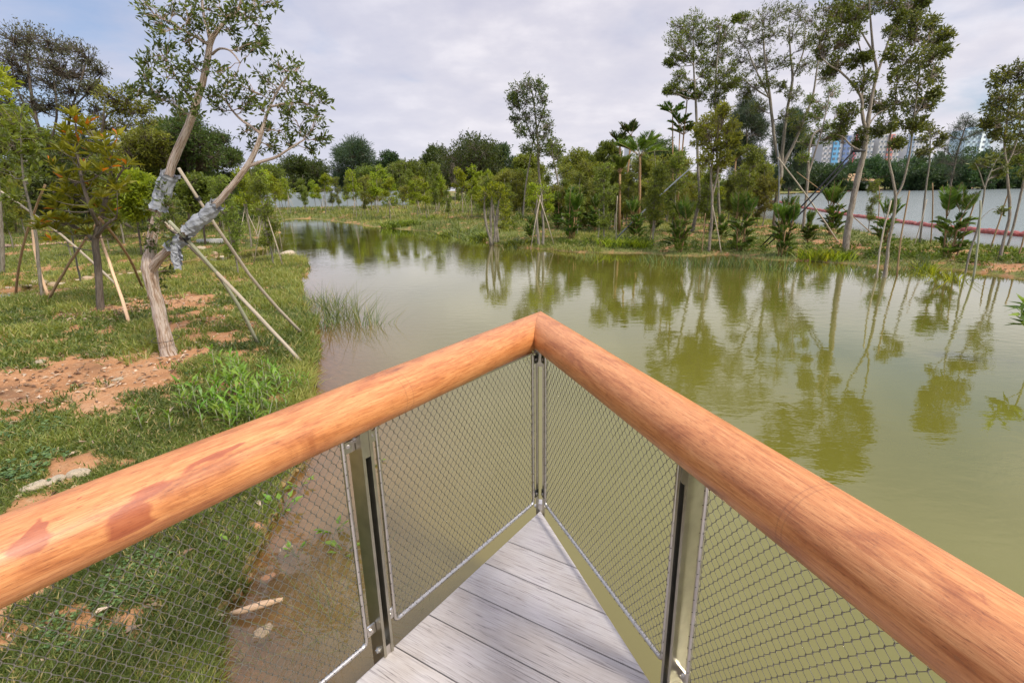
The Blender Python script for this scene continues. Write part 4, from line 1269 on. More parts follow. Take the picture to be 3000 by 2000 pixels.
px_tree('paperbark_tree', 'short paperbark with a dense yellow-green crown and two pale stems at the waterline', 'tree', (1627, 583),
        [[(1627, 583, 4.4), (1634, 520, 4), (1636, 450, 3.4), (1633, 400, 3), (1640, 340, 2)], [(1636, 450, 3), (1648, 400, 2.6), (1655, 340, 2)]],
        [(1650, 262, 20), (1622, 285, 20), (1680, 290, 18), (1648, 305, 22), (1610, 325, 18), (1640, 345, 20), (1675, 330, 20), (1605, 300, 12), (1688, 315, 12), (1665, 365, 16), (1620, 365, 16), (1650, 385, 12), (1665, 250, 12)],
        .12, .3, 'leaf_olive', 'bark_paper', group=GRB, dsp=.5, twig_n=60, lpt=7, twig_r=.008, tone_bias=.1)
px_tree('paperbark_tree', 'big paperbark forking low into three upright limbs, third tall tree of the right bank', 'tree', (1779, 520),
        [[(1779, 520, 7), (1783, 470, 6.5), (1789, 420, 6), (1794, 388, 6), (1780, 330, 4.4), (1776, 293, 4.2), (1768, 220, 3.6), (1758, 147, 3), (1752, 70, 1.6)], [(1794, 390, 5), (1799, 330, 4.4), (1808, 257, 4), (1820, 183, 3.4), (1816, 130, 2.6), (1812, 60, 1.4)],
         [(1794, 388, 5), (1827, 323, 4), (1848, 270, 3.6), (1867, 220, 3), (1878, 147, 2), (1885, 90, 1.2)], [(1770, 230, 2.6), (1740, 170, 2), (1715, 110, 1.4)], [(1820, 180, 2.4), (1845, 120, 1.8), (1850, 50, 1.2)], [(1768, 225, 2.2), (1735, 205, 1.8), (1705, 180, 1.2)]],
        [(1718, 58, 22), (1755, 42, 24), (1792, 28, 20), (1830, 26, 22), (1862, 48, 20), (1700, 98, 22), (1738, 92, 24), (1778, 80, 20), (1820, 78, 20), (1860, 95, 20), (1885, 135, 24), (1850, 150, 20), (1695, 140, 18), (1728, 150, 22), (1762, 135, 18), (1802, 140, 16), (1700, 185, 18), (1735, 200, 20), (1765, 185, 16), (1822, 215, 18), (1790, 200, 12), (1838, 290, 20), (1812, 262, 16), (1745, 245, 16), (1710, 215, 14), (1870, 260, 16), (1895, 180, 16), (1858, 320, 14)],
        .095, .3, 'leaf_mid', 'bark_grey', group=GRB, dsp=.9, twig_n=54, lpt=11, spread=1.35, twig_r=.009, tone_bias=-.08)
px_tree('paperbark_tree', 'smaller forked paperbark between the two biggest trees of the right bank', 'tree', (1845, 530),
        [[(1845, 530, 4.4), (1850, 470, 4), (1856, 403, 3.6), (1858, 350, 3), (1868, 310, 2.4), (1890, 296, 1.6), (1910, 290, 1.2)], [(1856, 403, 3), (1872, 350, 2.4), (1890, 290, 1.8), (1905, 220, 1.2)]],
        [(1880, 300, 16), (1908, 288, 14), (1850, 330, 14), (1892, 245, 16), (1912, 210, 14), (1870, 270, 14), (1930, 250, 12), (1845, 360, 12), (1900, 320, 12), (1860, 230, 12), (1925, 310, 10)],
        .095, .3, 'leaf_mid', 'bark_paper', group=GRB, dsp=.6, twig_n=46, lpt=10, spread=1.35, twig_r=.009)
t5 = px_tree('paperbark_tree', 'tallest paperbark with a thick leaning ragged trunk, cut by the picture top', 'tree', (1941, 578),
             [[(1941, 580, 12), (1946, 540, 9.5), (1953, 490, 9), (1963, 440, 8.5), (1975, 390, 8), (1985, 348, 7.5), (1992, 293, 6.5), (1998, 250, 5), (2003, 220, 4.6), (2014, 165, 4), (2006, 121, 3.4), (1999, 37, 2.2), (1995, -30, 1.2)],
              [(1990, 300, 5.5), (1980, 260, 4.5), (1979, 227, 4), (1960, 195, 3.2), (1930, 165, 2.8), (1905, 150, 1.8), (1885, 130, 1.2)], [(2012, 180, 3.4), (2032, 121, 2.8), (2054, 55, 2), (2075, 0, 1.4)], [(1984, 350, 3), (1955, 334, 2.4), (1935, 314, 2), (1905, 305, 1.4)],
              [(1979, 227, 3), (1985, 170, 2.6), (1975, 110, 2), (1955, 50, 1.4)], [(2006, 121, 2.6), (1975, 70, 1.8), (1945, 30, 1.2)], [(2020, 150, 2.2), (2045, 110, 1.8), (2085, 30, 1.2)], [(1993, 290, 2.4), (2015, 262, 1.8), (2040, 250, 1.2)]],
             [(1905, 20, 22), (1935, 45, 22), (1970, 18, 22), (2010, 8, 22), (2050, 8, 20), (2090, 6, 22), (2112, 18, 16), (1898, 72, 22), (1930, 98, 20), (1965, 140, 18), (1925, 140, 18), (2050, 70, 12), (1985, 185, 20), (1998, 228, 18), (1950, 255, 16), (1935, 288, 16), (1985, 305, 16), (2022, 248, 12), (1958, 78, 16), (1890, 120, 16), (1965, 45, 16), (1930, 310, 10), (1990, 130, 10), (2070, 40, 12), (1940, 10, 18), (2120, 2, 12), (1905, 165, 12), (1975, 330, 12)],
             .092, .3, 'leaf_mid', 'bark_paper', group=GRB, dsp=.8, twig_n=54, lpt=11, spread=1.35, twig_r=.009, sides=10, tone_bias=-.12)
px_tree('paperbark_tree', 'dark-leaved twin-stemmed paperbark standing in the water in front of the right bank', 'tree', (2031, 638),
        [[(2031, 640, 6.5), (2037, 600, 5), (2041, 560, 4.6), (2052, 504, 4.4), (2057, 453, 4.2), (2051, 413, 3.6), (2042, 369, 3.2), (2044, 320, 2.6), (2055, 240, 2), (2065, 150, 1.4)],
         [(2057, 453, 3.6), (2073, 424, 3.2), (2084, 380, 3), (2091, 343, 2.8), (2098, 280, 2.4), (2108, 200, 2), (2120, 110, 1.2)], [(2100, 270, 1.8), (2125, 220, 1.4), (2145, 150, 1)]],
        [(2070, 88, 24), (2108, 66, 24), (2145, 92, 22), (2168, 80, 13), (2130, 135, 24), (2088, 135, 24), (2060, 178, 20), (2108, 190, 24), (2145, 175, 18), (2160, 120, 16), (2062, 232, 20), (2098, 245, 22), (2040, 282, 18), (2078, 290, 20), (2130, 238, 15), (2110, 285, 14), (2050, 125, 16), (2020, 300, 12), (2095, 45, 16), (2140, 55, 14), (2148, 215, 10), (2060, 330, 10)],
        .095, .3, 'leaf_red', 'bark_paper', group=GRB, dsp=.5, twig_n=40, lpt=9, spread=1.3, twig_r=.006, sides=9)
px_tree('young_tree', 'thin young tree with a small open crown, right of the dark-leaved twin-stem tree', 'tree', (2113, 560),
        [[(2113, 560, 3), (2120, 490, 2.8), (2128, 424, 2.4), (2135, 376, 2), (2137, 320, 1.4)]],
        [(2130, 288, 12), (2148, 305, 11), (2120, 320, 9), (2158, 330, 9), (2130, 345, 9), (2168, 315, 6), (2112, 350, 7)], .12, .3, 'leaf_red', 'bark_grey', dsp=.4, twig_n=26, lpt=5, twig_r=.008)
px_tree('young_tree', 'thin bent young tree, mostly bare, left of the right-edge tree', 'tree', (2216, 634),
        [[(2216, 636, 3.4), (2228, 580, 3.2), (2245, 526, 3), (2258, 460, 2.6), (2264, 424, 2.4), (2280, 385, 1.6), (2290, 365, 1)], [(2262, 435, 1.8), (2250, 395, 1.4), (2240, 375, .8)], [(2250, 505, 1.2), (2280, 480, .8), (2300, 490, .5)]],
        [(2285, 365, 14), (2265, 372, 11), (2305, 385, 10), (2245, 378, 9), (2290, 400, 9), (2300, 485, 4)], .11, .3, 'leaf_red', 'bark_grey', dsp=.4, twig_n=22, lpt=4, twig_r=.006)
px_tree('paperbark_tree', 'paperbark with drooping dark foliage at the right picture edge', 'tree', (2295, 598),
        [[(2295, 600, 6.5), (2306, 550, 5), (2318, 504, 4.8), (2319, 460, 4.6), (2315, 424, 4.2), (2312, 380, 3.8), (2307, 332, 3.4), (2315, 260, 2.8), (2322, 190, 1.8)], [(2312, 380, 3), (2330, 340, 2.4), (2345, 290, 1.6)]],
        [(2315, 168, 20), (2342, 165, 20), (2290, 185, 14), (2300, 222, 20), (2338, 218, 22), (2278, 240, 15), (2275, 268, 17), (2305, 272, 22), (2340, 262, 22), (2282, 302, 15), (2310, 312, 16), (2345, 305, 18), (2262, 285, 8), (2325, 345, 14), (2370, 230, 22), (2365, 180, 20), (2350, 340, 14)],
        .095, .3, 'leaf_red', 'bark_paper', group=GRB, dsp=.5, twig_n=36, lpt=9, spread=1.35, twig_r=.007)
px_tree('paperbark_tree', 'pale trunk leaning out of the right picture edge beside the drooping paperbark', 'tree', (2312, 572),
        [[(2312, 574, 4.4), (2328, 520, 4), (2342, 460, 3.8), (2352, 410, 3.4), (2358, 350, 2.8), (2375, 280, 2)]],
        [(2350, 395, 12), (2372, 340, 20), (2390, 280, 24), (2340, 365, 8)], .12, .3, 'leaf_mid', 'bark_paper', group=GRB, dsp=.4, twig_n=30, lpt=6, twig_r=.007)

# ---------------- generic saplings and young trees: prototypes, then copies
def sapling_proto(kind, seed):
    global rng
    rng = np.random.default_rng(seed)
    root = thing('young_tree', (0, 0, 0), 'x', 'tree')
    H = 5.0
    lean = rng.normal(size=2) * .12
    trunk = [np.array([lean[0] * t * H * .3 + rng.normal() * .03, lean[1] * t * H * .3 + rng.normal() * .03, t * H * .93]) for t in np.linspace(0, 1, 7)]
    trunk[0] = np.array([0, 0, -.1])
    rad_ = [.05, .045, .04, .035, .028, .02, .012]
    cl = []
    if kind == 'layered':           # tiers of flat bright foliage
        for k in range(15):
            z = rng.uniform(.42, .97) * H; w_ = 1.15 * (1.05 - (z / H - .42) * 1.1)
            a = rng.random() * 6.28; d = rng.uniform(.2, 1) * w_
            cl.append((np.array([math.cos(a) * d + lean[0] * z * .3, math.sin(a) * d + lean[1] * z * .3, z]), rng.uniform(.28, .45)))
        build_tree(root, [(trunk, rad_)], cl, .17, .5, M['leaf_light'], M['bark_grey'], wr=.5, sides=5, twig_r=.008, lpt=9, flat=.5, twig_n=20)
    elif kind == 'slim':            # narrow, fine-leaved
        for k in range(20):
            z = rng.uniform(.25, 1.0) * H; w_ = .62 * (1 - abs(z / H - .6))
            a = rng.random() * 6.28; d = rng.uniform(.1, 1) * w_
            cl.append((np.array([math.cos(a) * d, math.sin(a) * d, z]), rng.uniform(.25, .42)))
        build_tree(root, [(trunk, rad_)], cl, .14, .5, M['leaf_mid'], M['bark_grey'], wr=.35, sides=5, twig_r=.007, lpt=8, twig_n=24, tone_bias=.15)
    elif kind == 'bush':            # rounder, olive
        for k in range(22):
            a = rng.random() * 6.28; z = rng.uniform(.25, .95) * H; d = rng.uniform(.1, 1) * 1.3 * math.sqrt(max(.05, 1 - ((z / H - .55) / .5) ** 2))
            cl.append((np.array([math.cos(a) * d, math.sin(a) * d, z]), rng.uniform(.35, .6)))
        build_tree(root, [(trunk, rad_)], cl, .16, .5, M['leaf_olive'], M['bark_grey'], wr=.42, sides=5, twig_r=.008, lpt=8, twig_n=30, tone_bias=.12)
    elif kind == 'bare':
        for k in range(16):
            z = rng.uniform(.45, 1.0) * H; a = rng.random() * 6.28; d = rng.uniform(.1, .6)
            cl.append((np.array([math.cos(a) * d, math.sin(a) * d, z]), rng.uniform(.3, .5)))
        build_tree(root, [(trunk, rad_)], cl, .07, .5, M['leaf_grey'], M['bark_grey'], sides=5, twig_r=.016, lpt=1, twig_n=26)
    return root


protos = {}
for i, kd in enumerate(['layered', 'layered', 'layered', 'slim', 'slim', 'bush', 'bush', 'bare']):
    protos.setdefault(kd, []).append([sapling_proto(kd, 300 + i), False])

KL = {'layered': 'young tree with tiered light green leaves', 'slim': 'narrow fine-leaved young tree', 'bush': 'bushy olive-green young tree', 'bare': 'leafless grey-brown young tree among leafy saplings'}
saps = [  # kind, x, ybase, ytop
    ('layered', 819, 501, 388), ('slim', 839, 498, 410), ('layered', 869, 495, 376), ('layered', 897, 507, 410), ('slim', 927, 478, 368), ('layered', 960, 500, 415), ('layered', 981, 506, 402), ('slim', 1001, 494, 370), ('slim', 1031, 501, 432),
    ('bare', 1046, 474, 370), ('layered', 1064, 491, 388), ('layered', 1101, 486, 376), ('layered', 1085, 500, 408), ('slim', 942, 468, 372), ('layered', 748, 492, 402), ('slim', 705, 487, 420), ('layered', 727, 484, 412), ('layered', 668, 492, 408), ('slim', 780, 484, 405), ('slim', 800, 478, 398),
    ('slim', 905, 466, 385), ('slim', 1018, 470, 392), ('layered', 1130, 480, 392),
    ('layered', 578, 574, 395), ('slim', 548, 632, 398), ('layered', 514, 533, 415), ('slim', 627, 607, 400), ('layered', 610, 560, 385), ('layered', 640, 515, 395), ('slim', 598, 520, 372), ('bush', 560, 498, 400), ('slim', 490, 520, 430), ('slim', 420, 600, 455), ('layered', 590, 490, 418),
    ('slim', 285, 560, 370), ('slim', 165, 590, 440), ('bush', 330, 530, 400), ('slim', 252, 575, 420), ('slim', 30, 570, 400), ('bush', 60, 540, 400),
    ('bush', 1190, 500, 388), ('slim', 1165, 520, 400), ('bush', 1222, 490, 385), ('slim', 1262, 500, 395), ('bush', 1300, 495, 372), ('slim', 1325, 540, 400), ('bush', 1345, 500, 362), ('slim', 1388, 560, 372), ('bush', 1375, 500, 370), ('bush', 1410, 500, 360), ('slim', 1410, 530, 360), ('bush', 1440, 498, 365), ('slim', 1470, 500, 350),
    ('slim', 1500, 565, 330), ('bush', 1492, 500, 355), ('bush', 1530, 510, 350), ('slim', 1545, 540, 345), ('bush', 1575, 500, 360), ('bush', 1600, 495, 385), ('slim', 1700, 540, 330), ('bush', 1725, 500, 360), ('slim', 1740, 500, 345), ('bush', 1640, 490, 400), ('slim', 1670, 520, 380), ('bush', 1690, 480, 390), ('slim', 1995, 530, 410), ('bush', 1750, 470, 385), ('bush', 1560, 480, 395),
]
cnt = {k: 0 for k in protos}
tot = {k: sum(1 for s_ in saps if s_[0] == k) for k in protos}
saps.sort(key=lambda s_: s_[1])
rs = random.Random(5)
sap_info = []
for kd, x, yb_, yt_ in saps:
    b = gp(x, yb_); top = py(x, yt_, b[1])
    lst = protos[kd]; ent = lst[cnt[kd] % len(lst)]
    if not ent[1]: o = ent[0]; ent[1] = True
    else: o = copy_tree(ent[0])
    o.location = tuple(b); sc_ = (top[2] - b[2]) / 5.0
    ww = sc_ * rs.uniform(.85, 1.15)
    o.scale = (ww, ww, sc_); o.rotation_euler = (0, 0, rs.uniform(0, 6.28))
    o['label'] = KL[kd] + ('' if tot[kd] == 1 else ', ' + nth(cnt[kd], tot[kd]) + ' of its kind')
    o['group'] = KL[kd] + 's'
    o['category'] = 'tree'
    cnt[kd] += 1
    sap_info.append((x, yb_, b, top))

rf = random.Random(11)
for k in range(84):
    kd = rf.choice(['slim', 'layered', 'bush', 'slim', 'bush'])
    if k >= 64: x = rf.uniform(1270, 1765); yb_ = rf.uniform(504, 535); yt_ = rf.uniform(380, 430); kd = rf.choice(['slim', 'slim', 'bush'])
    elif k < 44: x = rf.uniform(1110, 1770); yb_ = rf.uniform(478, 506); yt_ = rf.uniform(385, 425)
    else: x = rf.uniform(600, 1110); yb_ = rf.uniform(466, 484); yt_ = rf.uniform(395, 425)
    b = gp(x, yb_)
    if land(b[0:1], b[1:2])[0] < .5: continue
    k = 0 if k >= 64 else k
    top = py(x, yt_, b[1])
    o = copy_tree(protos[kd][k % len(protos[kd])][0])
    o.location = tuple(b); sc_ = (top[2] - b[2]) / 5.0
    o.scale = (sc_ * 1.25, sc_ * 1.25, sc_); o.rotation_euler = (0, 0, rf.uniform(0, 6.28))
    side = 'centre and right bank' if k < 44 else 'pond head'
    tag(o, 'green sapling in the dense planted belt of the ' + side, 'tree', 'saplings in the planted belt of the ' + side)

# multi-stem clump at the water's edge with bunched poles
px_tree('multi_stem_tree', 'bundle of dark leaning stems at the waterline topped by light green leaves, centre', 'tree', (1131, 563),
        [[(1122, 563, 4), (1118, 520, 3.4), (1112, 475, 2.8), (1115, 440, 2)], [(1128, 563, 4), (1128, 500, 3), (1130, 450, 2)], [(1140, 563, 4), (1136, 510, 3), (1132, 470, 2)], [(1146, 562, 3), (1140, 500, 2.6), (1150, 450, 1.6)], [(1134, 563, 4), (1142, 505, 3), (1146, 460, 1.8)]],
        [(1118, 445, 14), (1140, 440, 16), (1160, 452, 12), (1130, 428, 12), (1105, 460, 8), (1160, 475, 12), (1165, 500, 12), (1155, 520, 10), (1148, 430, 10)],
        .12, .3, 'leaf_light', 'bark_grey', dsp=.3, twig_n=22, lpt=7, twig_r=.008, flat=.5)
px_tree('multi_stem_tree', 'small twin-stemmed tree with round bright crown on a mound at the waterline', 'tree', (1238, 566),
        [[(1236, 567, 4), (1234, 520, 3.2), (1232, 480, 2.6), (1235, 445, 1.8)], [(1247, 566, 4), (1248, 520, 3), (1246, 480, 2.4), (1244, 445, 1.6)]],
        [(1225, 445, 13), (1245, 438, 14), (1260, 455, 12), (1232, 465, 12), (1252, 475, 12), (1218, 462, 8), (1222, 430, 8), (1262, 478, 8)],
        .12, .3, 'leaf_light', 'bark_grey', dsp=.3, twig_n=24, lpt=7, twig_r=.008, flat=.5)

# tripod stakes round saplings
def tripod(b, h, label, group):
    root = thing('stake_tripod', tuple(b), label, 'tree stakes', group)
    a0 = rs.uniform(0, 2)
    for k in range(3):
        a = a0 + k * 2.094
        f = np.array([math.cos(a) * .55 * h / 1.8, math.sin(a) * .55 * h / 1.8, -.05])
        m = MB(); m.tube([f, f * .5 + np.array([0, 0, h * .5]), np.array([-f[0] * .08, -f[1] * .08, h])], .017, 5)
        m.build('pole', M['pole_pale'], root)
    return root


n_tr = [q for q in sap_info if q[1] > 490 and 560 < q[0] < 1110]
tp = None
for i, (x, yb_, b, top) in enumerate(n_tr):
    lab = 'tripod of pale stakes around a sapling, ' + nth(i, len(n_tr)) + ' of the tripods'
    if tp is None: tp = tripod(b, 1.9, lab, 'stake tripods round the saplings')
    else:
        c = copy_tree(tp); c.location = tuple(b); c['label'] = lab; c.rotation_euler = (0, 0, rs.uniform(0, 6))
        sc_ = rs.uniform(.85, 1.1); c.scale = (sc_, sc_, sc_)
xx = gp(1240, 566)
c = copy_tree(tp); c.location = tuple(xx); c['label'] = 'tripod of stakes around the twin-stemmed tree at the waterline'; c.scale = (1.1, 1.1, 1.1)

# ---------------- palms
def frond(cb, sb, p0, az_, el, L, nl=26, lw=.035, ll=.35, droop=.5, vee=.6, t0=.0):
    nl = int(nl * 1.5); lw *= .5
    d = np.array([math.cos(az_) * math.cos(el), math.sin(az_) * math.cos(el), math.sin(el)])
    h = np.array([math.cos(az_), math.sin(az_), 0])
    t = np.linspace(0, 1, 8)[:, None]
    P = p0 + d * L * t + (h * .25 - np.array([0, 0, 1.0])) * (droop * L * t * t * .5)
    sb.tube(P, np.linspace(.014, .004, 8), 4)
    tt = np.linspace(.22 + t0, 1, nl)
    Q = np.stack([np.interp(tt, t[:, 0], P[:, k]) for k in range(3)], 1)
    T = np.gradient(Q, axis=0); T /= np.linalg.norm(T, axis=1)[:, None]
    S = np.cross(T, [0, 0, 1.0]); S /= np.linalg.norm(S, axis=1)[:, None] + 1e-9
    U = np.cross(S, T)
    prof = np.sin(np.clip(tt * 1.05, 0, 1) * math.pi * .86 + .35)[:, None]
    tn = rng.random() * .5
    for s in (-1, 1):
        D = T * .75 + S * s * .9 + U * vee * .5 + rng.normal(size=T.shape) * .08
        cb.leaves(Q, D, (ll * prof[:, 0]) * (.85 + .3 * rng.random(nl)), lw / ll * 1.6, np.clip(tn + rng.random(nl) * .4, 0, 1), curl=.05)


def palm_clump(seed, nstem=3, tall=2.4, nlow=24):
    """lipstick palm clump about 2.6 m tall: dense low skirt plus a few stems with upright fronds"""
    global rng
    rng = np.random.default_rng(seed)
    root = thing('palm_clump', (0, 0, 0), 'x', 'palm')
    cb, sb = MB(), MB()
    for k in range(nlow):
        a = rng.random() * 6.28; p = np.array([math.cos(a), math.sin(a), 0]) * rng.uniform(.03, .18) + np.array([0, 0, rng.random() ** .8 * tall * .42])
        frond(cb, sb, p, a + rng.normal() * .3, rng.uniform(.6, 1.45), rng.uniform(.45, .85), 18, .06, .24, droop=rng.uniform(.3, 1.0))
    cb.build('foliage', M['leaf_palm'], root, smooth=False)
    for k in range(nstem):
        a = rng.random() * 6.28; b0 = np.array([math.cos(a), math.sin(a), 0]) * rng.uniform(.03, .15); hh = tall * rng.uniform(.42, .60)
        tp_ = b0 + np.array([math.cos(a) * .16, math.sin(a) * .16, hh])
        s2 = MB(); s2.tube([b0 - [0, 0, .1], (b0 + tp_) / 2, tp_], [.03, .025, .02], 6)
        st_ = s2.build('stem', M['bark_palm'], root)
        c2 = MB()
        for j in range(rng.integers(4, 7)):
            frond(c2, sb, tp_, rng.random() * 6.28, rng.uniform(1.1, 1.52), rng.uniform(.95, 1.3) * tall / 2.4, 26, .055, .32, droop=rng.uniform(.1, .45))
        c2.build('fronds', M['leaf_palm'], st_, smooth=False)
    sb.build('leaf_stalks', M['bark_palm'], root)
    return root


pp = [[palm_clump(400 + k, n_, t_, l_), False] for k, (n_, t_, l_) in enumerate([(3, 2.5, 40), (2, 2.6, 34), (4, 2.4, 36), (1, 2.3, 46)])]
palms = [(0, 1556, 586, 434, 'dark dense palm clump at the waterline beside the leftmost tall trees'), (1, 1699, 577, 424, 'tall upright palm clump on a brown mound between short paperbark and guy ropes'),
         (2, 1793, 595, 436, 'large palm clump with orange stems at the waterline under the black ropes'), (3, 1856, 560, 478, 'low bushy palm clump right of the roped palm'), (0, 1911, 541, 404, 'palm clump in front of the lake, just left of the leaning thick trunk'),
         (1, 2025, 564, 440, 'palm clump right of the leaning thick trunk'), (1, 2175, 590, 406, 'rightmost palm clump, with one tall fan of fronds against the lake'), (2, 1311, 551, 416, 'palm clump with orange stems on the centre bank, leftmost of the large palms'),
         (0, 1461, 548, 438, 'dark palm clump on the bank below the tall dark-headed palms'), (3, 1364, 534, 440, 'small dark palm with a stubby trunk on the centre bank'), (3, 1216, 548, 492, 'low dark palm clump beside the twin-stemmed waterline tree'),
         (3, 1660, 549, 488, 'small dark palm clump on the reddish soil left of the brown mound'), (3, 1634, 535, 492, 'smallest palm clump, half hidden behind the short paperbark'), (1, 1181, 490, 440, 'small palm in the grass left of the tall slender tree'), (2, 1280, 525, 430, 'palm clump just behind the leftmost large palm'),
         (1, 1500, 530, 425, 'palm clump behind the waterline palm, left of the leftmost tall paperbark'), (0, 1340, 520, 420, 'palm clump with arching fronds between the centre palms')]
for i, (k, x, yb_, yt_, lb) in enumerate(palms):
    b = gp(x, yb_); top = py(x, yt_, b[1])
    ent = pp[k]
    if not ent[1]: o = ent[0]; ent[1] = True
    else: o = copy_tree(ent[0])
    o.location = tuple(b - [0, 0, .03]); sc_ = (top[2] - b[2]) / (2.5 if k != 3 else 2.1)
    o.scale = (sc_ * .95, sc_ * .95, sc_); o.rotation_euler = (0, 0, rs.uniform(0, 6.28))
    tag(o, lb, 'palm', 'palm clumps on the banks')


def tall_palm(label, base, heads, leaf, Y, nfr=9, upright=1.0, L=1.5, seed=1, elmin=.35):
    global rng
    rng = np.random.default_rng(seed)
    b = py(base[0], base[1], Y); b[2] = float(gz(b[0], b[1])[0])
    root = thing('tall_palm', tuple(b), label, 'palm')
    for (hx, hy, r) in heads:
        h = py(hx, hy, Y)
        s2 = MB(); s2.tube([b + np.array([rng.normal() * .05, 0, -.1]), b * .5 + h * .5 + rng.normal(size=3) * .05, h], [r * 1.2, r, r * .8], 6)
        st_ = s2.build('stem', M['bark_palm'], root, loc=tuple(b))
        cb, sb = MB(), MB()
        for j in range(nfr):
            frond(cb, sb, h, j * 2.4 + rng.random(), rng.uniform(elmin, 1.45) * upright, L * rng.uniform(.8, 1.15), 24, .08, .45 * L / 1.2, droop=rng.uniform(.2, .8))
        cb.build('fronds', M[leaf], st_, smooth=False, loc=tuple(b)); sb.build('leaf_stalks', M['bark_palm'], st_, loc=tuple(b))
    return root


tall_palm('tall palm with two dark upright heads against the sky, right of centre', (1426, 517), [(1424, 335, .07), (1450, 312, .06)], 'leaf_dark', 32, 9, 1.0, 1.15, 51, .75)
tall_palm('palm with a drooping green head on an orange stem, right of the dark-headed palm', (1468, 515), [(1470, 360, .08)], 'leaf_palm', 30, 12, .8, 1.9, 52)
tall_palm('cluster of thin-stemmed tall palms with small heads beside the leftmost tall paperbark', (1552, 515), [(1545, 262, .035), (1578, 232, .035), (1562, 290, .03), (1570, 310, .03)], 'leaf_palm', 26, 7, .9, .85, 53, .45)
tall_palm('short palm with a bright yellow-green head on an orange stem, left of the dark-headed palm', (1424, 535), [(1424, 400, .07)], 'leaf_mid', 27, 10, 1.0, 1.3, 54, .8)
tall_palm('reddish dark palm head behind the short yellow-green paperbark', (1690, 500), [(1690, 370, .06)], 'leaf_red', 32, 8, 1.0, 1.0, 55, .7)

# ---------------- poles and ropes on the right
GPR = 'slim stakes on the right bank'
rp = [((2060, 636), (2089, 438), .022, 'pole_brown', 'brown vertical stake just right of the dark-leaved twin-stem tree'), ((2014, 640), (2047, 460), .024, 'pole_pale', 'pale leaning stake just left of the dark-leaved twin-stem tree'),
      ((2137, 560), (2142, 420), .024, 'pole_brown', 'brown upright stake right of the thin young tree with an open crown'), ((2192, 607), (2245, 444), .024, 'pole_brown', 'brown stake leaning right beside the rightmost palm'), ((2234, 647), (2252, 460), .026, 'pole_green', 'grey stake tied to the thin bent bare tree'),
      ((2275, 571), (2315, 446), .026, 'pole_brown', 'dark stake leaning right onto the right-edge paperbark'), ((2335, 597), (2357, 515), .024, 'pole_brown', 'short dark stake at the right picture edge'), ((2100, 563), (2129, 458), .018, 'pole_pale', 'thin pale stick leaning on the thin young tree'),
      ((2014, 545), (2020, 427), .02, 'pole_brown', 'brown stake on the lake side behind the right palm clump'), ((1656, 585), (1636, 471), .022, 'pole_pale', 'thin pale stake right of the short yellow-green paperbark'), ((1612, 580), (1620, 490), .018, 'pole_brown', 'thin brown stake left of the short yellow-green paperbark'),
      ((1926, 558), (1786, 362), .03, 'pole_pale', 'long pale pole slanting down right from the three-limbed paperbark'), ((1781, 523), (1785, 330), .03, 'metal_pole', 'pale vertical pole against the three-limbed paperbark'), ((1735, 520), (1722, 395), .02, 'pole_brown', 'thin dark stick left of the three-limbed paperbark'),
      ((2007, 540), (1830, 395), .02, 'pole_brown', 'thin dark pole slanting down right behind the leaning thick trunk'), ((1414, 549), (1600, 374), .035, 'metal_pole', 'long grey pole slanting up right to the leftmost tall paperbark'), ((1180, 490), (1241, 410), .04, 'metal_pole', 'short grey pole slanting up right to the tall slender tree'),
      ((1490, 560), (1510, 470), .02, 'pole_brown', 'dark thin stake left of the waterline palm'), ((1415, 560), (1418, 450), .02, 'pole_pale', 'pale thin stake below the short palm with yellow-green head'), ((1372, 560), (1376, 480), .02, 'pole_pale', 'thin pale stake near the small dark palm')]
for a, b_, r_, mt, lb in rp:
    Yb = gp(*a)[1]
    pole((a[0], a[1], None), (b_[0], b_[1], Yb + .1), r_, mt, lb, 'stake', 'stake', GPR, bend=.012)
Y5 = gp(1941, 578)[1]
for k, (a, c_) in enumerate([((1746, 568), (1963, 345)), ((1752, 574), (1966, 352))]):
    A = gp(*a); B = py(c_[0], c_[1], Y5)
    root = thing('guy_rope', tuple(A), ['upper', 'lower'][k] + ' black guy rope from the leaning thick trunk down to the left', 'rope', 'black guy ropes')
    m = MB(); m.tube([A, (A + B) / 2 - [0, 0, .06 * (k + 1)], B], .028, 6); m.build('rope', M['rope'], root, loc=tuple(A))
for k, (x, y) in enumerate([(1964, 345)]):
    p = py(x + 8, y + 2, Y5); m = MB(); m.tube([p + .17 * np.array([math.cos(a), math.sin(a), 0]) for a in np.linspace(0, 6.28, 16)], .035, 6); m.build('rope_binding', M['rope'], t5, loc=t5.location)

# ---------------- floating boom on the lake
def boom(pts, r, label):
    P = [at(x, y, .02) for x, y in pts]
    P, _ = smooth_path(P, [1] * len(P), 10)
    d = np.linalg.norm(np.diff(P, axis=0), axis=1); L = np.concatenate([[0], np.cumsum(d)])
    n = max(8, int(L[-1] / .12)); q = np.linspace(0, L[-1], n)
    P = np.stack([np.interp(q, L, P[:, k]) for k in range(3)], 1)
    rr = r * (1 + .10 * np.sin(q * 4.1) + .07 * rng.normal(size=n))
    rr = rr * np.where((q % 3.2) < .18, .72, 1.0)
    rr[0] *= .4; rr[-1] *= .4
    root = thing('floating_boom', tuple(P[0]), label, 'floating barrier', 'red floating boom sections')
    m = MB(); m.tube(P, rr, 12, wob=.16); o = m.build('float_tube', M['boom'], root, loc=tuple(P[0])); o.data.shade_flat()


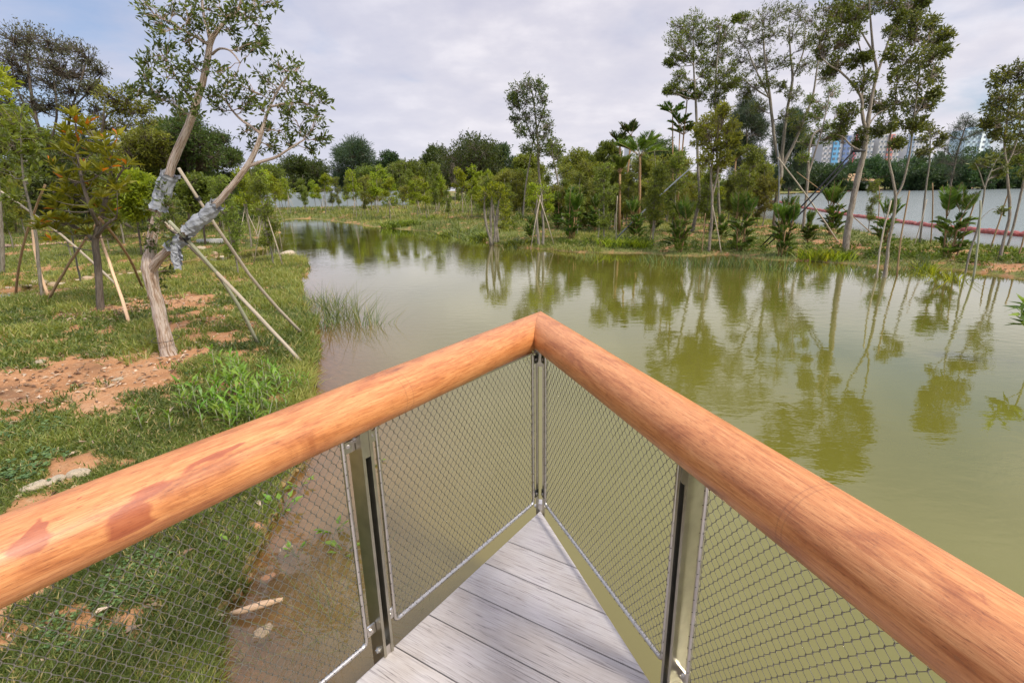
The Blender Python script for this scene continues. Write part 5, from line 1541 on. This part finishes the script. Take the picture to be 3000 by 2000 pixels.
boom([(1735, 463), (1752, 463), (1775, 464), (1800, 467), (1835, 474)], .20, 'far red floating boom section, seen between the palm and the three-limbed paperbark')
boom([(1842, 478), (1870, 482), (1905, 488), (1950, 495), (2000, 502), (2060, 510), (2130, 519), (2198, 528)], .17, 'long red floating boom running across the lake behind the right bank')
boom([(2206, 529), (2250, 533), (2300, 538), (2370, 544), (2450, 552)], .20, 'red floating boom section at the right picture edge, separated by a gap')

# ---------------- buildings beyond the lake
def tower(label, x0, x1, ytop, col, accents, Y=620, dep=22, win=(6, 10), base=440, roof=None):
    A = py(x0, base, Y); B = py(x1, base, Y); T = py((x0 + x1) / 2, ytop, Y)
    w = B[0] - A[0]; h = T[2]; cx_ = (A[0] + B[0]) / 2
    root = thing('apartment_tower', (cx_, Y, 0), label, 'building', 'apartment towers beyond the lake')
    wm = plain('tower_wall_' + str(int(x0)), col, .8, 0, .06, .05)
    m = MB(); m.box((0, dep / 2, h / 2), (w / 2, 0, 0), (0, dep / 2, 0), (0, 0, h / 2)); m.build('wall', wm, root, smooth=False)
    r_ = MB(); r_.box((w * .1, dep / 2, h + 1.8), (w * .22, 0, 0), (0, dep * .3, 0), (0, 0, 1.8)); r_.build('roof_block', wm, root, smooth=False)
    for fx0, fx1, c_ in accents:
        a = MB(); xa, xb = -w / 2 + fx0 * w, -w / 2 + fx1 * w
        a.box(((xa + xb) / 2, -.5, h / 2), ((xb - xa) / 2, 0, 0), (0, .8, 0), (0, 0, h / 2 - .5))
        a.build('coloured_bay', plain('bay_' + str(int(x0)) + str(fx0), c_, .7, 0, .05, .05), root, smooth=False)
    wd = MB(); wd.box((0, 0, 0), (w / win[0] * .26, 0, 0), (0, .25, 0), (0, 0, h / win[1] * .2)); w0 = wd.build('window', M['win'], root, smooth=False)
    first = True
    for i in range(win[0]):
        for j in range(win[1]):
            o = w0 if first else w0.copy()
            if not first: scene.collection.objects.link(o); o.parent = root
            first = False
            o.location = (-w / 2 + (i + .5) * w / win[0], -1.45, h * (j + .5) / win[1])
    return root


M['win'] = plain('win', (.13, .16, .20), .3, 0, .1, .1)
tower('grey apartment tower with bright blue vertical bays, leftmost across the lake', 1876, 1938, 312, (.48, .47, .50), [(.34, .58, (.12, .32, .54)), (.72, .95, (.13, .19, .36))])
tower('grey apartment tower just right of the blue-bayed tower', 1945, 1988, 308, (.44, .45, .47), [(.0, .12, (.6, .16, .2))])
tower('apartment tower with red vertical bays behind the leaning thick trunk', 2000, 2048, 308, (.50, .50, .50), [(.4, .66, (.50, .20, .17))])
tower('pale apartment tower with rows of dark windows, right of the red-bayed tower', 2066, 2115, 312, (.62, .63, .67), [(.0, .2, (.22, .30, .42))], win=(7, 11))
tower('pale blue apartment tower behind the ragged needle-leaved tree', 2192, 2250, 298, (.46, .58, .66), [(.55, .72, (.7, .78, .8))], win=(5, 11))
tower('white-grey apartment tower peeping above the trees behind the dark-headed palms', 1440, 1480, 322, (.62, .62, .64), [(.1, .4, (.5, .52, .55))], Y=560, win=(5, 12))
tower('pale tower glimpsed behind the leaves at the right picture edge', 2330, 2375, 325, (.6, .66, .7), [(.2, .5, (.5, .6, .66))])
# shelter on the far shore
pS = py(1965, 433, 185); sh = thing('shelter', (pS[0], 185, .5), 'small cream shelter with an orange roof on the far shore behind the leaning trunk', 'shelter')
m = MB(); m.box((0, 0, 2.4), (4.5, 0, 0), (0, 2, 0), (0, 0, .25)); m.build('eave', M['concrete'], sh, smooth=False)
m = MB(); m.add([(-5, -2.5, 2.7), (5, -2.5, 2.7), (5, 2.5, 2.7), (-5, 2.5, 2.7), (-3, 0, 5.2), (3, 0, 5.2)], [(0, 1, 5, 4), (2, 3, 4, 5)], [(1, 2, 5), (3, 0, 4)]); m.build('roof', M['pole_timber'], sh, smooth=False)
for k in (-1, 0, 1):
    m = MB(); m.box((k * 3.8, 0, 1.05), (.25, 0, 0), (0, .25, 0), (0, 0, 1.1)); m.build('column', M['concrete'], sh, smooth=False)

# ---------------- grey hoarding beyond the saplings
def hoarding(xa, xb, yb_, h, label):
    A, B = gp(xa, yb_), gp(xb, yb_ - (xb - xa) * .015)
    root = thing('hoarding', tuple(A), label, 'fence', 'grey site hoardings')
    L = np.linalg.norm((B - A)[:2]); d = (B - A) / L; n = int(L / 2.4)
    nrm = np.array([-d[1], d[0], 0])
    m = MB()
    for i in range(n):
        m.box(A + d * (i + .5) * L / n + np.array([0, 0, h / 2]), d * (L / n * .485), nrm * .03, (0, 0, h / 2), tone=rng.random())
    m.build('sheet_panels', M['hoarding'], root, smooth=False, loc=tuple(A))
    for i in range(0, n + 1, 2):
        p = MB(); c = A + d * i * L / n + nrm * .12; p.tube([c, c + [0, 0, h + .05]], .05, 6); p.build('post', M['metal_pole'], root, loc=tuple(A))


hoarding(575, 940, 477, 2.0, 'long grey metal site hoarding behind the saplings at the pond head')

# ---------------- path, lamp, rocks, kerb block
def ribbon(pts, w, name, mat, label, dz=.03):
    P, _ = smooth_path([gp(x, y) for x, y in pts], [1] * len(pts), 10)
    T = np.gradient(P, axis=0); S = np.stack([-T[:, 1], T[:, 0], 0 * T[:, 0]], 1); S /= np.linalg.norm(S, axis=1)[:, None]
    n = 6; V = []
    for i in range(len(P)):
        for k in range(n):
            q = P[i] + S[i] * w * (k / (n - 1) - .5)
            V.append((q[0], q[1], float(gz(q[0], q[1])[0]) + dz))
    V = np.array(V); V[:, 2] = np.maximum(V[:, 2], np.repeat(V[:, 2].reshape(-1, n).max(1), n) - .02)
    ids = np.arange(len(V)).reshape(-1, n)
    m = MB(); m.add(V, np.stack([ids[:-1, :-1], ids[:-1, 1:], ids[1:, 1:], ids[1:, :-1]], -1).reshape(-1, 4))
    return tag(m.build(name, mat), label, None, None, 'structure')


M['dirt'] = plain('dirt', (.44, .27, .17), .95, 0, .3, 3.0, .4)
ribbon([(-40, 566), (60, 563), (160, 557), (260, 549), (330, 541), (400, 528), (450, 518)], 1.5, 'path', M['dirt'], 'bare orange earth path crossing the left bank')
bl = gp(265, 552)
lp = thing('bollard_light', tuple(bl), 'black bollard post standing beside the earth path', 'bollard')
m = MB(); m.tube([bl - [0, 0, .05], bl + [0, 0, 1.45]], .07, 12); m.build('post', M['black_metal'], lp, loc=tuple(bl))
m = MB(); m.tube([bl + [0, 0, 1.46], bl + [0, 0, 1.52], bl + [0, 0, 1.62], bl + [0, 0, 1.66]], [.05, .09, .09, .02], 12); m.build('lamp_head', M['black_metal'], lp, loc=tuple(bl))


def rock_mesh(seed, mat):
    rg = np.random.default_rng(seed)
    import bmesh
    bm = bmesh.new(); bmesh.ops.create_icosphere(bm, subdivisions=3, radius=1)
    ax = rg.normal(size=(7, 3)); ax /= np.linalg.norm(ax, axis=1)[:, None]; off = rg.uniform(.55, .9, 7)
    for v in bm.verts:
        p = np.array(v.co)
        for a_, o_ in zip(ax, off):
            e = p @ a_ - o_
            if e > 0: p = p - a_ * e * .85
        p *= 1 + .05 * math.sin(p[0] * 9 + seed) * math.sin(p[1] * 8)
        v.co = (p[0] * 1.15, p[1] * .85, p[2] * .6)
    me = bpy.data.meshes.new('rock'); bm.to_mesh(me); bm.free(); me.materials.append(mat)
    return me


RKS = [rock_mesh(k, M[mm]) for k, mm in enumerate(['rock_pale', 'rock', 'rock_red', 'rock', 'rock_pale'])]


def rock(x, y, wpx, k, label, group=None, z=None):
    p = gp(x, y)
    if z is not None: p = at(x, y, z)
    o = bpy.data.objects.new('rock', RKS[k]); scene.collection.objects.link(o)
    s_ = wpx * mpx(p[1]) / 2.3 * (1 if p[1] > 4 else 1.25)
    o.location = (p[0], p[1], p[2] + s_ * .02); o.scale = (s_, s_, s_ * .9); o.rotation_euler = (0, 0, rs.uniform(0, 6.28))
    tag(o, label, 'rock', group)


rock(660, 584, 42, 0, 'broad flat pale rock at the tip of the left bank spit')
rock(602, 1455, 60, 1, 'large brown rock lying in the muddy shallows beside the deck')
rock(572, 1328, 34, 2, 'reddish rock at the edge of the shallows, left of its twin')
rock(617, 1328, 40, 2, 'reddish rock in the shallows, right of its twin')
rock(604, 1308, 20, 0, 'small pale stone above the reddish pair of rocks')
rock(583, 1210, 46, 2, 'crumbly orange soil lump at the edge of the shallows')
rock(660, 1262, 40, 1, 'low brown mound carrying a small green plant in the shallows')
rock(558, 1500, 34, 3, 'dark small stone near the bottom of the shallows')
rock(80, 1118, 50, 0, 'pale yellow stone in the grass just above the left handrail, left of its neighbours')
rock(125, 1105, 44, 0, 'pale stone in the middle of the group above the left handrail')
rock(180, 1088, 44, 4, 'cream stone right of the group above the left handrail')
rock(520, 822, 22, 4, 'small pinkish stone in the grass right of the paperbark foot')
rock(92, 832, 30, 4, 'white-grey stone on bare soil left of the paperbark')
rock(270, 872, 26, 0, 'pale stone on the soil below and left of the paperbark foot')
st_pts = [(20, 668, 16), (48, 664, 18), (66, 662, 14), (92, 655, 34), (120, 654, 26), (142, 652, 18), (200, 640, 26), (225, 636, 16), (248, 633, 14), (300, 628, 14), (320, 625, 18), (345, 622, 22), (368, 616, 16), (400, 612, 14), (462, 572, 26), (492, 586, 20), (510, 590, 14), (530, 585, 14), (548, 579, 10), (470, 592, 12), (180, 644, 14), (276, 631, 12), (640, 596, 14), (455, 596, 10)]
for i, (x, y, w_) in enumerate(sorted(st_pts)):
    rock(x, y, w_, [0, 1, 4][i % 3], 'pale stone edging the narrow creek, ' + nth(i, len(st_pts)) + ' of the edging stones', 'stones along the creek edge')
kb = gp(483, 557); m = MB(); m.box(kb + [0, 0, .06], (.55, .08, 0), (-.02, .12, 0), (0, 0, .1)); o = m.build('kerb_block', M['concrete'], smooth=False, loc=tuple(kb)); tag(o, 'pale concrete kerb block lying on grass beyond the creek', 'concrete block')
dp = gp(620, 1400); dw = MB()
P = [at(530, 1408, .03), at(560, 1400, .05), at(600, 1388, .06), at(650, 1375, .05)]
dw.tube(P, [.012, .02, .022, .012], 8, wob=.4); o = dw.build('driftwood', M['pole_timber'], loc=tuple(P[0])); tag(o, 'splintered pale piece of wood lying across the muddy shallows', 'driftwood')

# ---------------- grass, ground cover, litter
rng = np.random.default_rng(77)
LX = np.array([p for p in L1])


def scatter(n, r0, r1, a0=-50, a1=50):
    r = np.exp(rng.uniform(math.log(r0), math.log(r1), n)); a = np.radians(rng.uniform(a0, a1, n))
    return r * np.sin(a), r * np.cos(a), r


def stuff_grass():
    mb = MB()
    x, y, r = scatter(520000, 1.3, 26, -56, 10)
    d = land(x, y); g_ = grassness(x, y)
    edge = np.exp(-np.clip(d, 0, 9) / .6)
    keep = (d > -.02) & (g_ + edge * .25 > .22 + .45 * rng.random(len(x)))
    x, y, r, d, g_, edge = (v[keep] for v in (x, y, r, d, g_, edge))
    z = gz(x, y, d) - .005
    n = len(x)
    patch = fbm(x, y, 1.1, 41, 3)
    h = (.028 + .05 * rng.random(n) ** 1.5 + np.clip(patch - .45, 0, .3) * .25 + edge * .05) * np.clip(r / 5, .9, 1.7)
    tilt = rng.normal(size=(n, 2)) * .62
    D = np.stack([tilt[:, 0], tilt[:, 1], np.ones(n)], 1); D /= np.linalg.norm(D, axis=1)[:, None]
    tn = np.clip(.42 + (patch - .5) * 1.2 + rng.normal(size=n) * .17 + edge * .1, 0, .92)
    tn = np.where(rng.random(n) < .09, 1.0, tn)
    nb = np.clip((4.2 - r) / 2.5, 0, 1)
    mb.blades(np.stack([x, y, z], 1), D, h * (1 + .55 * nb), .0022 * np.clip(r / 2.2, 1, 5) * (1 + .55 * nb), tn, .35)
    o = mb.build('grass', M['grass'], smooth=False); tag(o, 'short green grass growing in patches on the left bank', None, None, 'stuff')
    mb = MB()
    x, y, r = scatter(150000, 14, 90, -48, 50)
    d = land(x, y); g_ = grassness(x, y)
    keep = (d > .0) & (g_ > .3 + .35 * rng.random(len(x)))
    x, y, r, d = (v[keep] for v in (x, y, r, d)); n = len(x); z = gz(x, y, d)
    tilt = rng.normal(size=(n, 2)) * .35
    D = np.stack([tilt[:, 0], tilt[:, 1], np.ones(n)], 1)
    pt_ = fbm(x, y, .25, 51, 3)
    mb.blades(np.stack([x, y, z], 1), D, (.07 + .14 * rng.random(n)) * np.clip(r / 30, .8, 2) * (.5 + pt_), .010 * np.clip(r / 20, .8, 4), np.clip(.4 + (pt_ - .4) * 1.3 + rng.normal(size=n) * .15, 0, .93), .3)
    o = mb.build('grass', M['grass'], smooth=False); tag(o, 'taller yellowish green grass covering the far banks', None, None, 'stuff')


stuff_grass()
mb = MB()
x, y, r = scatter(90000, 1.3, 12, -56, 0)
d = land(x, y); cp = fbm(x, y, 1.7, 61, 3); keep = (d > .08) & (cp > .67) & (grassness(x, y) > .35) & (rng.random(len(x)) < .6)
x, y, d, r = x[keep], y[keep], d[keep], r[keep]; z = gz(x, y, d) + .012 + .03 * rng.random(len(x))
a = rng.random(len(x)) * 6.28
mb.leaves(np.stack([x, y, z], 1), np.stack([np.cos(a), np.sin(a), .25 + 0 * a], 1), .018 * np.clip(r / 2.5, 1, 2.5), .9, flat=.9)
tag(mb.build('ground_cover', M['clover'], smooth=False), 'bluish green clover-like ground cover among the grass', None, None, 'stuff')
mb = MB()
x, y, r = scatter(9000, 1.3, 20, -56, 10)
x2, y2 = [], []
for cx_, cy_, n_, s_ in [(240, 722, 700, .5), (100, 672, 600, .6), (400, 830, 140, 1.0), (290, 850, 140, 1.2), (430, 690, 260, .8), (470, 740, 200, .6), (540, 650, 200, .5), (160, 880, 200, .8), (2290, 605, 500, 1.4), (2180, 598, 400, 1.2), (2080, 585, 400, 1.2), (1960, 575, 400, 1.2), (1700, 570, 300, 1.2), (1640, 545, 400, 1.8)]:
    c_ = gp(cx_, cy_); x2.append(c_[0] + rng.normal(size=n_) * s_); y2.append(c_[1] + rng.normal(size=n_) * s_ * .7)
nb = len(x); x = np.concatenate([x[rng.random(nb) < .25]] + x2); 
_k = len(x) - sum(len(v) for v in x2)
y = np.concatenate([y[:_k]] + y2)
r = np.hypot(x, y)
d = land(x, y); k_ = d > .02; x, y, d = x[k_], y[k_], d[k_]; z = gz(x, y, d) + .012; a = rng.random(len(x)) * 6.28
mb.leaves(np.stack([x, y, z], 1), np.stack([np.cos(a), np.sin(a), rng.normal(size=len(x)) * .25], 1), rng.uniform(.03, .11, len(x)), .38, flat=.6, curl=.3)
tag(mb.build('leaf_litter', M['litter'], smooth=False), 'dry brown leaves and bark flakes scattered over the left bank', None, None, 'stuff')
# gravel chips on the bare soil
mb = MB()
xs_, ys_, ss_ = [], [], []
for cx_, cy_, n_, s_ in [(385, 830, 500, 1.0), (280, 870, 900, 1.2), (120, 900, 800, 1.3), (10, 940, 400, 1.0), (470, 780, 250, .8), (160, 1100, 120, .18), (560, 1300, 150, .35), (2060, 585, 200, 1.5), (2280, 605, 250, 1.5)]:
    c_ = gp(cx_, cy_); xs_.append(c_[0] + rng.normal(size=n_) * s_); ys_.append(c_[1] + rng.normal(size=n_) * s_ * .55); ss_.append(np.full(n_, 1.0))
x, y = np.concatenate(xs_), np.concatenate(ys_); z = gz(x, y)
octv = np.array([(1, 0, 0), (0, 1, 0), (-1, 0, 0), (0, -1, 0), (0, 0, .8), (0, 0, -.6)], float)
octf = np.array([(0, 1, 4), (1, 2, 4), (2, 3, 4), (3, 0, 4), (1, 0, 5), (2, 1, 5), (3, 2, 5), (0, 3, 5)])
sz = .003 + .024 * rng.random(len(x)) ** 6.0
a = rng.random(len(x)) * 6.28
ca, sa = np.cos(a)[:, None], np.sin(a)[:, None]
ov = octv[None] * (sz[:, None, None]) * (1 + .4 * rng.normal(size=(len(x), 6, 1)))
V = np.stack([ov[..., 0] * ca - ov[..., 1] * sa, ov[..., 0] * sa + ov[..., 1] * ca, ov[..., 2] * .7], -1) + np.stack([x, y, z], 1)[:, None]
mb.add(V.reshape(-1, 3), None, (np.arange(len(x))[:, None, None] * 6 + octf).reshape(-1, 3), tone=np.repeat(rng.random(len(x)), 6))
mg, t_, o_ = new_mat('gravel'); bb_ = N(t_, 'ShaderNodeBsdfPrincipled', i={'Roughness': .9}); t_.links.new(ramp(t_, attr(t_, 'tone'), [(0, (.30, .14, .06)), (.6, (.44, .25, .13)), (1, (.58, .46, .33))]), bb_.inputs[0]); t_.links.new(bb_.outputs[0], o_.inputs[0])
tag(mb.build('gravel', mg, smooth=False), 'small orange and cream stones scattered on bare soil', None, None, 'stuff')


def undergrowth(regions, leaf, label, ll):
    mb = MB()
    for (x0, x1, y0, y1, n, hm, k) in regions:
        for _ in range(n):
            c = gp(rng.uniform(x0, x1), rng.uniform(y0, y1))
            if land(c[0:1], c[1:2])[0] < .4: continue
            h = hm * rng.uniform(.4, 1.1); w_ = h * rng.uniform(.7, 1.3)
            d_ = rng.normal(size=(k, 3)); d_ /= np.linalg.norm(d_, axis=1)[:, None]
            P = c + np.array([0, 0, h * .45]) + d_ * rng.uniform(.45, 1.0, (k, 1)) * np.array([w_ * .5, w_ * .5, h * .5])
            mb.leaves(P, d_ + rng.normal(size=(k, 3)) * .5 + [0, 0, .3], ll * rng.uniform(.6, 1.3, k) * max(1, c[1] / 45), .4, np.clip(rng.random() * .4 + rng.random(k) * .5, 0, 1))
    tag(mb.build('undergrowth', M[leaf], smooth=False), label, None, None, 'stuff')


undergrowth([(1100, 1760, 470, 492, 90, 2.0, 150), (600, 1110, 462, 474, 60, 1.9, 130), (1150, 1420, 500, 530, 24, .7, 90), (1700, 1760, 445, 470, 10, 2, 120)], 'leaf_mid', 'mixed green undergrowth closing the planted belt on the far bank', .20)
undergrowth([(1290, 1770, 478, 500, 60, 3.6, 240), (1120, 1290, 476, 490, 24, 2.8, 200)], 'leaf_dark', 'darker mid-height thicket behind the palms and saplings of the right bank', .20)
undergrowth([(-500, 0, 488, 512, 60, 3.2, 200), (0, 600, 492, 512, 90, 2.8, 200), (120, 560, 500, 520, 40, 1.7, 120)], 'leaf_dark', 'dark green undergrowth at the foot of the grove on the left', .20)
undergrowth([(1560, 1760, 560, 583, 40, .35, 60), (1800, 2350, 560, 608, 150, .22, 50), (1280, 1560, 545, 578, 40, .35, 60)], 'leaf_mid', 'low weeds scattered over the right bank', .09)

# ---------------- reeds and waterside plants
def reeds(x, y, rad_, n, h, label, group='reeds standing in the pond', z=None, flat_r=.6, w=.0035, mat='reed', spread=.35, name='reed_clump'):
    c = at(x, y, 0.0)
    root = thing(name, (c[0], c[1], 0), label, 'reeds', group)
    a = rng.random(n) * 6.28; q = rng.random(n) ** .6 * rad_
    P = np.stack([c[0] + np.cos(a) * q, c[1] + np.sin(a) * q * flat_r, np.zeros(n)], 1)
    P[:, 2] = np.maximum(gz(P[:, 0], P[:, 1]), -.3) - .02
    t = rng.normal(size=(n, 2)) * spread
    D = np.stack([t[:, 0], t[:, 1], np.ones(n)], 1)
    mb = MB(); mb.blades(P, D, h * rng.uniform(.5, 1.1, n) - P[:, 2] * .5, w * np.clip(c[1] / 6, .8, 4), np.clip(rng.random(n), 0, 1), .3)
    mb.build('stems', M[mat], root, smooth=False, loc=(c[0], c[1], 0))
    return root


rng = np.random.default_rng(88)
GR = 'reed clumps standing in the pond'
rl = [(790, 735, .45, 160, .95, 'tall thin reed clump in open water off the left bank, largest of its patch', .35), (745, 700, .5, 130, .6, 'reed clump against the left bank, left of the tall one', .5), (850, 745, .35, 70, .75, 'sparse reed clump at the right of the left-bank patch', .4), (740, 750, .4, 90, .55, 'reeds along the bank edge below the tall clump', .5),
      (700, 690, .35, 60, .4, 'short reeds at the inside of the left bank bend', .5), (1480, 598, .5, 70, .55, 'thin reeds in front of the centre bank palms', .3), (1540, 605, .8, 120, .65, 'reeds in the water below the waterline palm', .3), (1620, 610, .9, 140, .7, 'reeds in the water below the short paperbark', .3), (1700, 610, .9, 140, .75, 'reeds in the water below the brown mound', .3),
      (1775, 620, .8, 130, .85, 'reeds in the water in front of the roped palm', .3), (1850, 622, .7, 90, .6, 'reeds right of the roped palm', .3), (1930, 620, .6, 90, .6, 'reeds in front of the leaning thick trunk', .3), (1985, 625, .6, 100, .6, 'reeds just left of the dark-leaved twin-stem tree', .3), (2075, 625, .6, 110, .65, 'reeds just right of the dark-leaved twin-stem tree', .3),
      (2110, 618, .5, 80, .5, 'reeds below the thin young tree', .3), (1345, 590, .6, 80, .5, 'brownish reeds off the centre bank', .3), (1000, 530, 1.6, 200, .9, 'wide reed bed on the centre bank left of the stem bundle', .3), (860, 510, 1.5, 160, .8, 'far reed bed at the pond head', .3), (1075, 545, 1.0, 160, .7, 'reed bed just left of the stem bundle', .3), (1180, 572, .7, 90, .45, 'low reeds between the stem bundle and the twin-stemmed tree', .3)]
for x, y, r_, n_, h_, lb, sp_ in rl: reeds(x, y, r_, n_, h_, lb, GR, spread=sp_)
reeds(760, 1420, .16, 110, .5, 'grassy reed tuft leaning left beside the left railing post', GR, spread=.55, w=.0022)
reeds(700, 1330, .12, 40, .42, 'fine reed tuft in the shallows behind the left mesh panel', GR, spread=.6, w=.0022)
reeds(960, 1300, .14, 30, .3, 'thin submerged reed stalks behind the mesh near the corner', GR, spread=.5, w=.0018)
reeds(620, 1500, .14, 50, .3, 'dry straw tuft beside the large brown rock', GR, spread=.9, w=.0018)
GY_ = 'strappy yellow-green plants on the right bank'
for i, (x, y, r_, n_, h_) in enumerate([(1420, 572, .9, 220, .5), (1468, 574, .6, 160, .45), (1865, 598, .5, 120, .5), (1900, 600, .5, 120, .5), (1935, 602, .4, 90, .4), (2130, 622, .3, 80, .45), (2188, 640, .22, 60, .5)]):
    reeds(x, y, r_, n_, h_, 'bright yellow-green strappy plant at the waterline, ' + nth(i, 7) + ' of its kind', GY_, w=.008, mat='leaf_light', spread=.5, name='strappy_plant')
for i, (x, y, r_, n_, h_) in enumerate([(925, 523, 1.5, 420, .6), (1040, 541, 1.1, 300, .5), (1095, 549, .8, 220, .5), (1195, 566, .7, 220, .4), (985, 512, .8, 160, .6)]):
    o = reeds(x, y, r_, n_, h_, 'dark green leafy waterside clump, ' + nth(i, 5) + ' along the centre bank', 'leafy waterside clumps', w=.010, mat='leaf_mid', spread=.8, name='waterside_clump')


def leafy_plant(x, y, n_st, h, L, label, group, z=None, wr=.22, mat='leaf_plant', name='leafy_plant', spread=.12):
    p = gp(x, y); root = thing(name, tuple(p), label, 'plant', group)
    cb, sb = MB(), MB()
    for k in range(n_st):
        b0 = p + np.array([rng.normal() * spread, rng.normal() * spread, 0])
        b0[2] = max(float(gz(b0[0], b0[1])[0]), -.1)
        hh = h * rng.uniform(.6, 1.1); t = b0 + np.array([rng.normal() * .12 * hh, rng.normal() * .12 * hh, hh])
        sb.tube([b0, (b0 + t) / 2, t], [.004, .0035, .002], 5)
        n = 9
        tt = np.linspace(.3, 1, n); Q = b0 + (t - b0) * tt[:, None]; a = np.arange(n) * 2.3 + rng.random() * 6
        el = .35 + .5 * tt
        D = np.stack([np.cos(a) * np.cos(el), np.sin(a) * np.cos(el), np.sin(el)], 1)
        cb.leaves(Q, D, L * rng.uniform(.7, 1.1, n), wr, np.clip(.4 + rng.random(n) * .5, 0, 1), curl=.2, flat=.7)
    sb.build('stems', M['pole_green'], root, loc=tuple(p)); cb.build('leaves', M[mat], root, smooth=False, loc=tuple(p))


GL = 'leafy plants on the near bank edge'
for i, (x, y, n_, h_, L_) in enumerate([(430, 975, 5, .25, .13), (475, 950, 7, .34, .15), (510, 930, 8, .36, .15), (545, 915, 9, .38, .16), (520, 970, 7, .3, .14), (575, 950, 8, .32, .14), (555, 985, 6, .28, .14), (610, 930, 7, .30, .13), (640, 905, 7, .30, .13), (595, 975, 6, .28, .13), (540, 870, 6, .34, .14), (670, 890, 5, .28, .12)]):
    leafy_plant(x, y, n_, h_, L_, 'bright lance-leaved plant above the left handrail, ' + ORD[i] + ' of the group counted from the left' if i else 'bright lance-leaved plant above the left handrail, leftmost of the group', GL)


def pond_plant(x, y, n, L, label):
    p = at(x, y, .0); p[2] = max(float(gz(p[0], p[1])[0]), -.06)
    root = thing('pond_plant', tuple(p), label, 'plant', 'broad-leaved pond plants')
    cb, sb = MB(), MB()
    for k in range(n):
        a = rng.random() * 6.28; t = p + np.array([math.cos(a) * L * .7, math.sin(a) * L * .7, L * rng.uniform(.5, 1.3)])
        sb.tube([p, (p + t) / 2 + [0, 0, .01], t], [.003, .003, .002], 5)
        D = np.array([[math.cos(a), math.sin(a), rng.uniform(.1, .9)]])
        cb.leaves(t[None], D, L * rng.uniform(.7, 1.1), .5, np.array([rng.uniform(.5, .95)]), curl=.12, flat=.9)
    sb.build('stalks', M['leaf_plant'], root, loc=tuple(p)); cb.build('leaves', M['leaf_plant'], root, smooth=False, loc=tuple(p))


for x, y, n_, L_, lb in [(648, 1175, 12, .10, 'broad-leaved pond plant with pale stalks at the edge of the shallows'), (678, 1262, 12, .06, 'small leafy plant on the brown mound in the shallows'), (765, 1215, 9, .09, 'upright pale green plant just left of the left post'), (795, 1260, 8, .09, 'drooping pale green plant hidden behind the left post'),
                         (515, 1295, 5, .07, 'tiny two-leaved seedling at the grass edge'), (545, 1285, 3, .06, 'tiny round-leaved seedling right of its neighbour'), (862, 1060, 5, .07, 'small yellowish plant behind the right side of the left post'), (500, 1160, 7, .09, 'round-leaved plant in the grass below the left handrail'), (690, 1110, 8, .09, 'leafy plant just under the left handrail near the mesh')]:
    pond_plant(x, y, n_, L_, lb)
# leafy branch entering at the right edge
pR = at(2420, 800, 0)
px_tree('shrub', 'long-leaved shrub branch entering at the right picture edge over the water', 'shrub', (2400, 760), [[(2400, 800, 4), (2385, 760, 3), (2360, 735, 2.4), (2345, 722, 1.6)], [(2385, 770, 2), (2350, 745, 1.4)]], [], .25, .3, 'leaf_palm', 'pole_green', Y=6.6)
rt = [o for o in scene.objects if o.name.startswith('shrub')][0]
cb = MB()
for (x, y) in [(2345, 722), (2350, 745), (2362, 705), (2370, 740), (2385, 725)]:
    c = py(x, y, 6.6); n = 12; a = rng.random(n) * 6.28
    D = np.stack([np.cos(a), np.sin(a), rng.uniform(-.3, .9, n)], 1)
    cb.leaves(np.repeat(c[None], n, 0), D, rng.uniform(.2, .34, n), .16, curl=.15)
cb.build('leaves', M['leaf_palm'], rt, smooth=False, loc=rt.location)
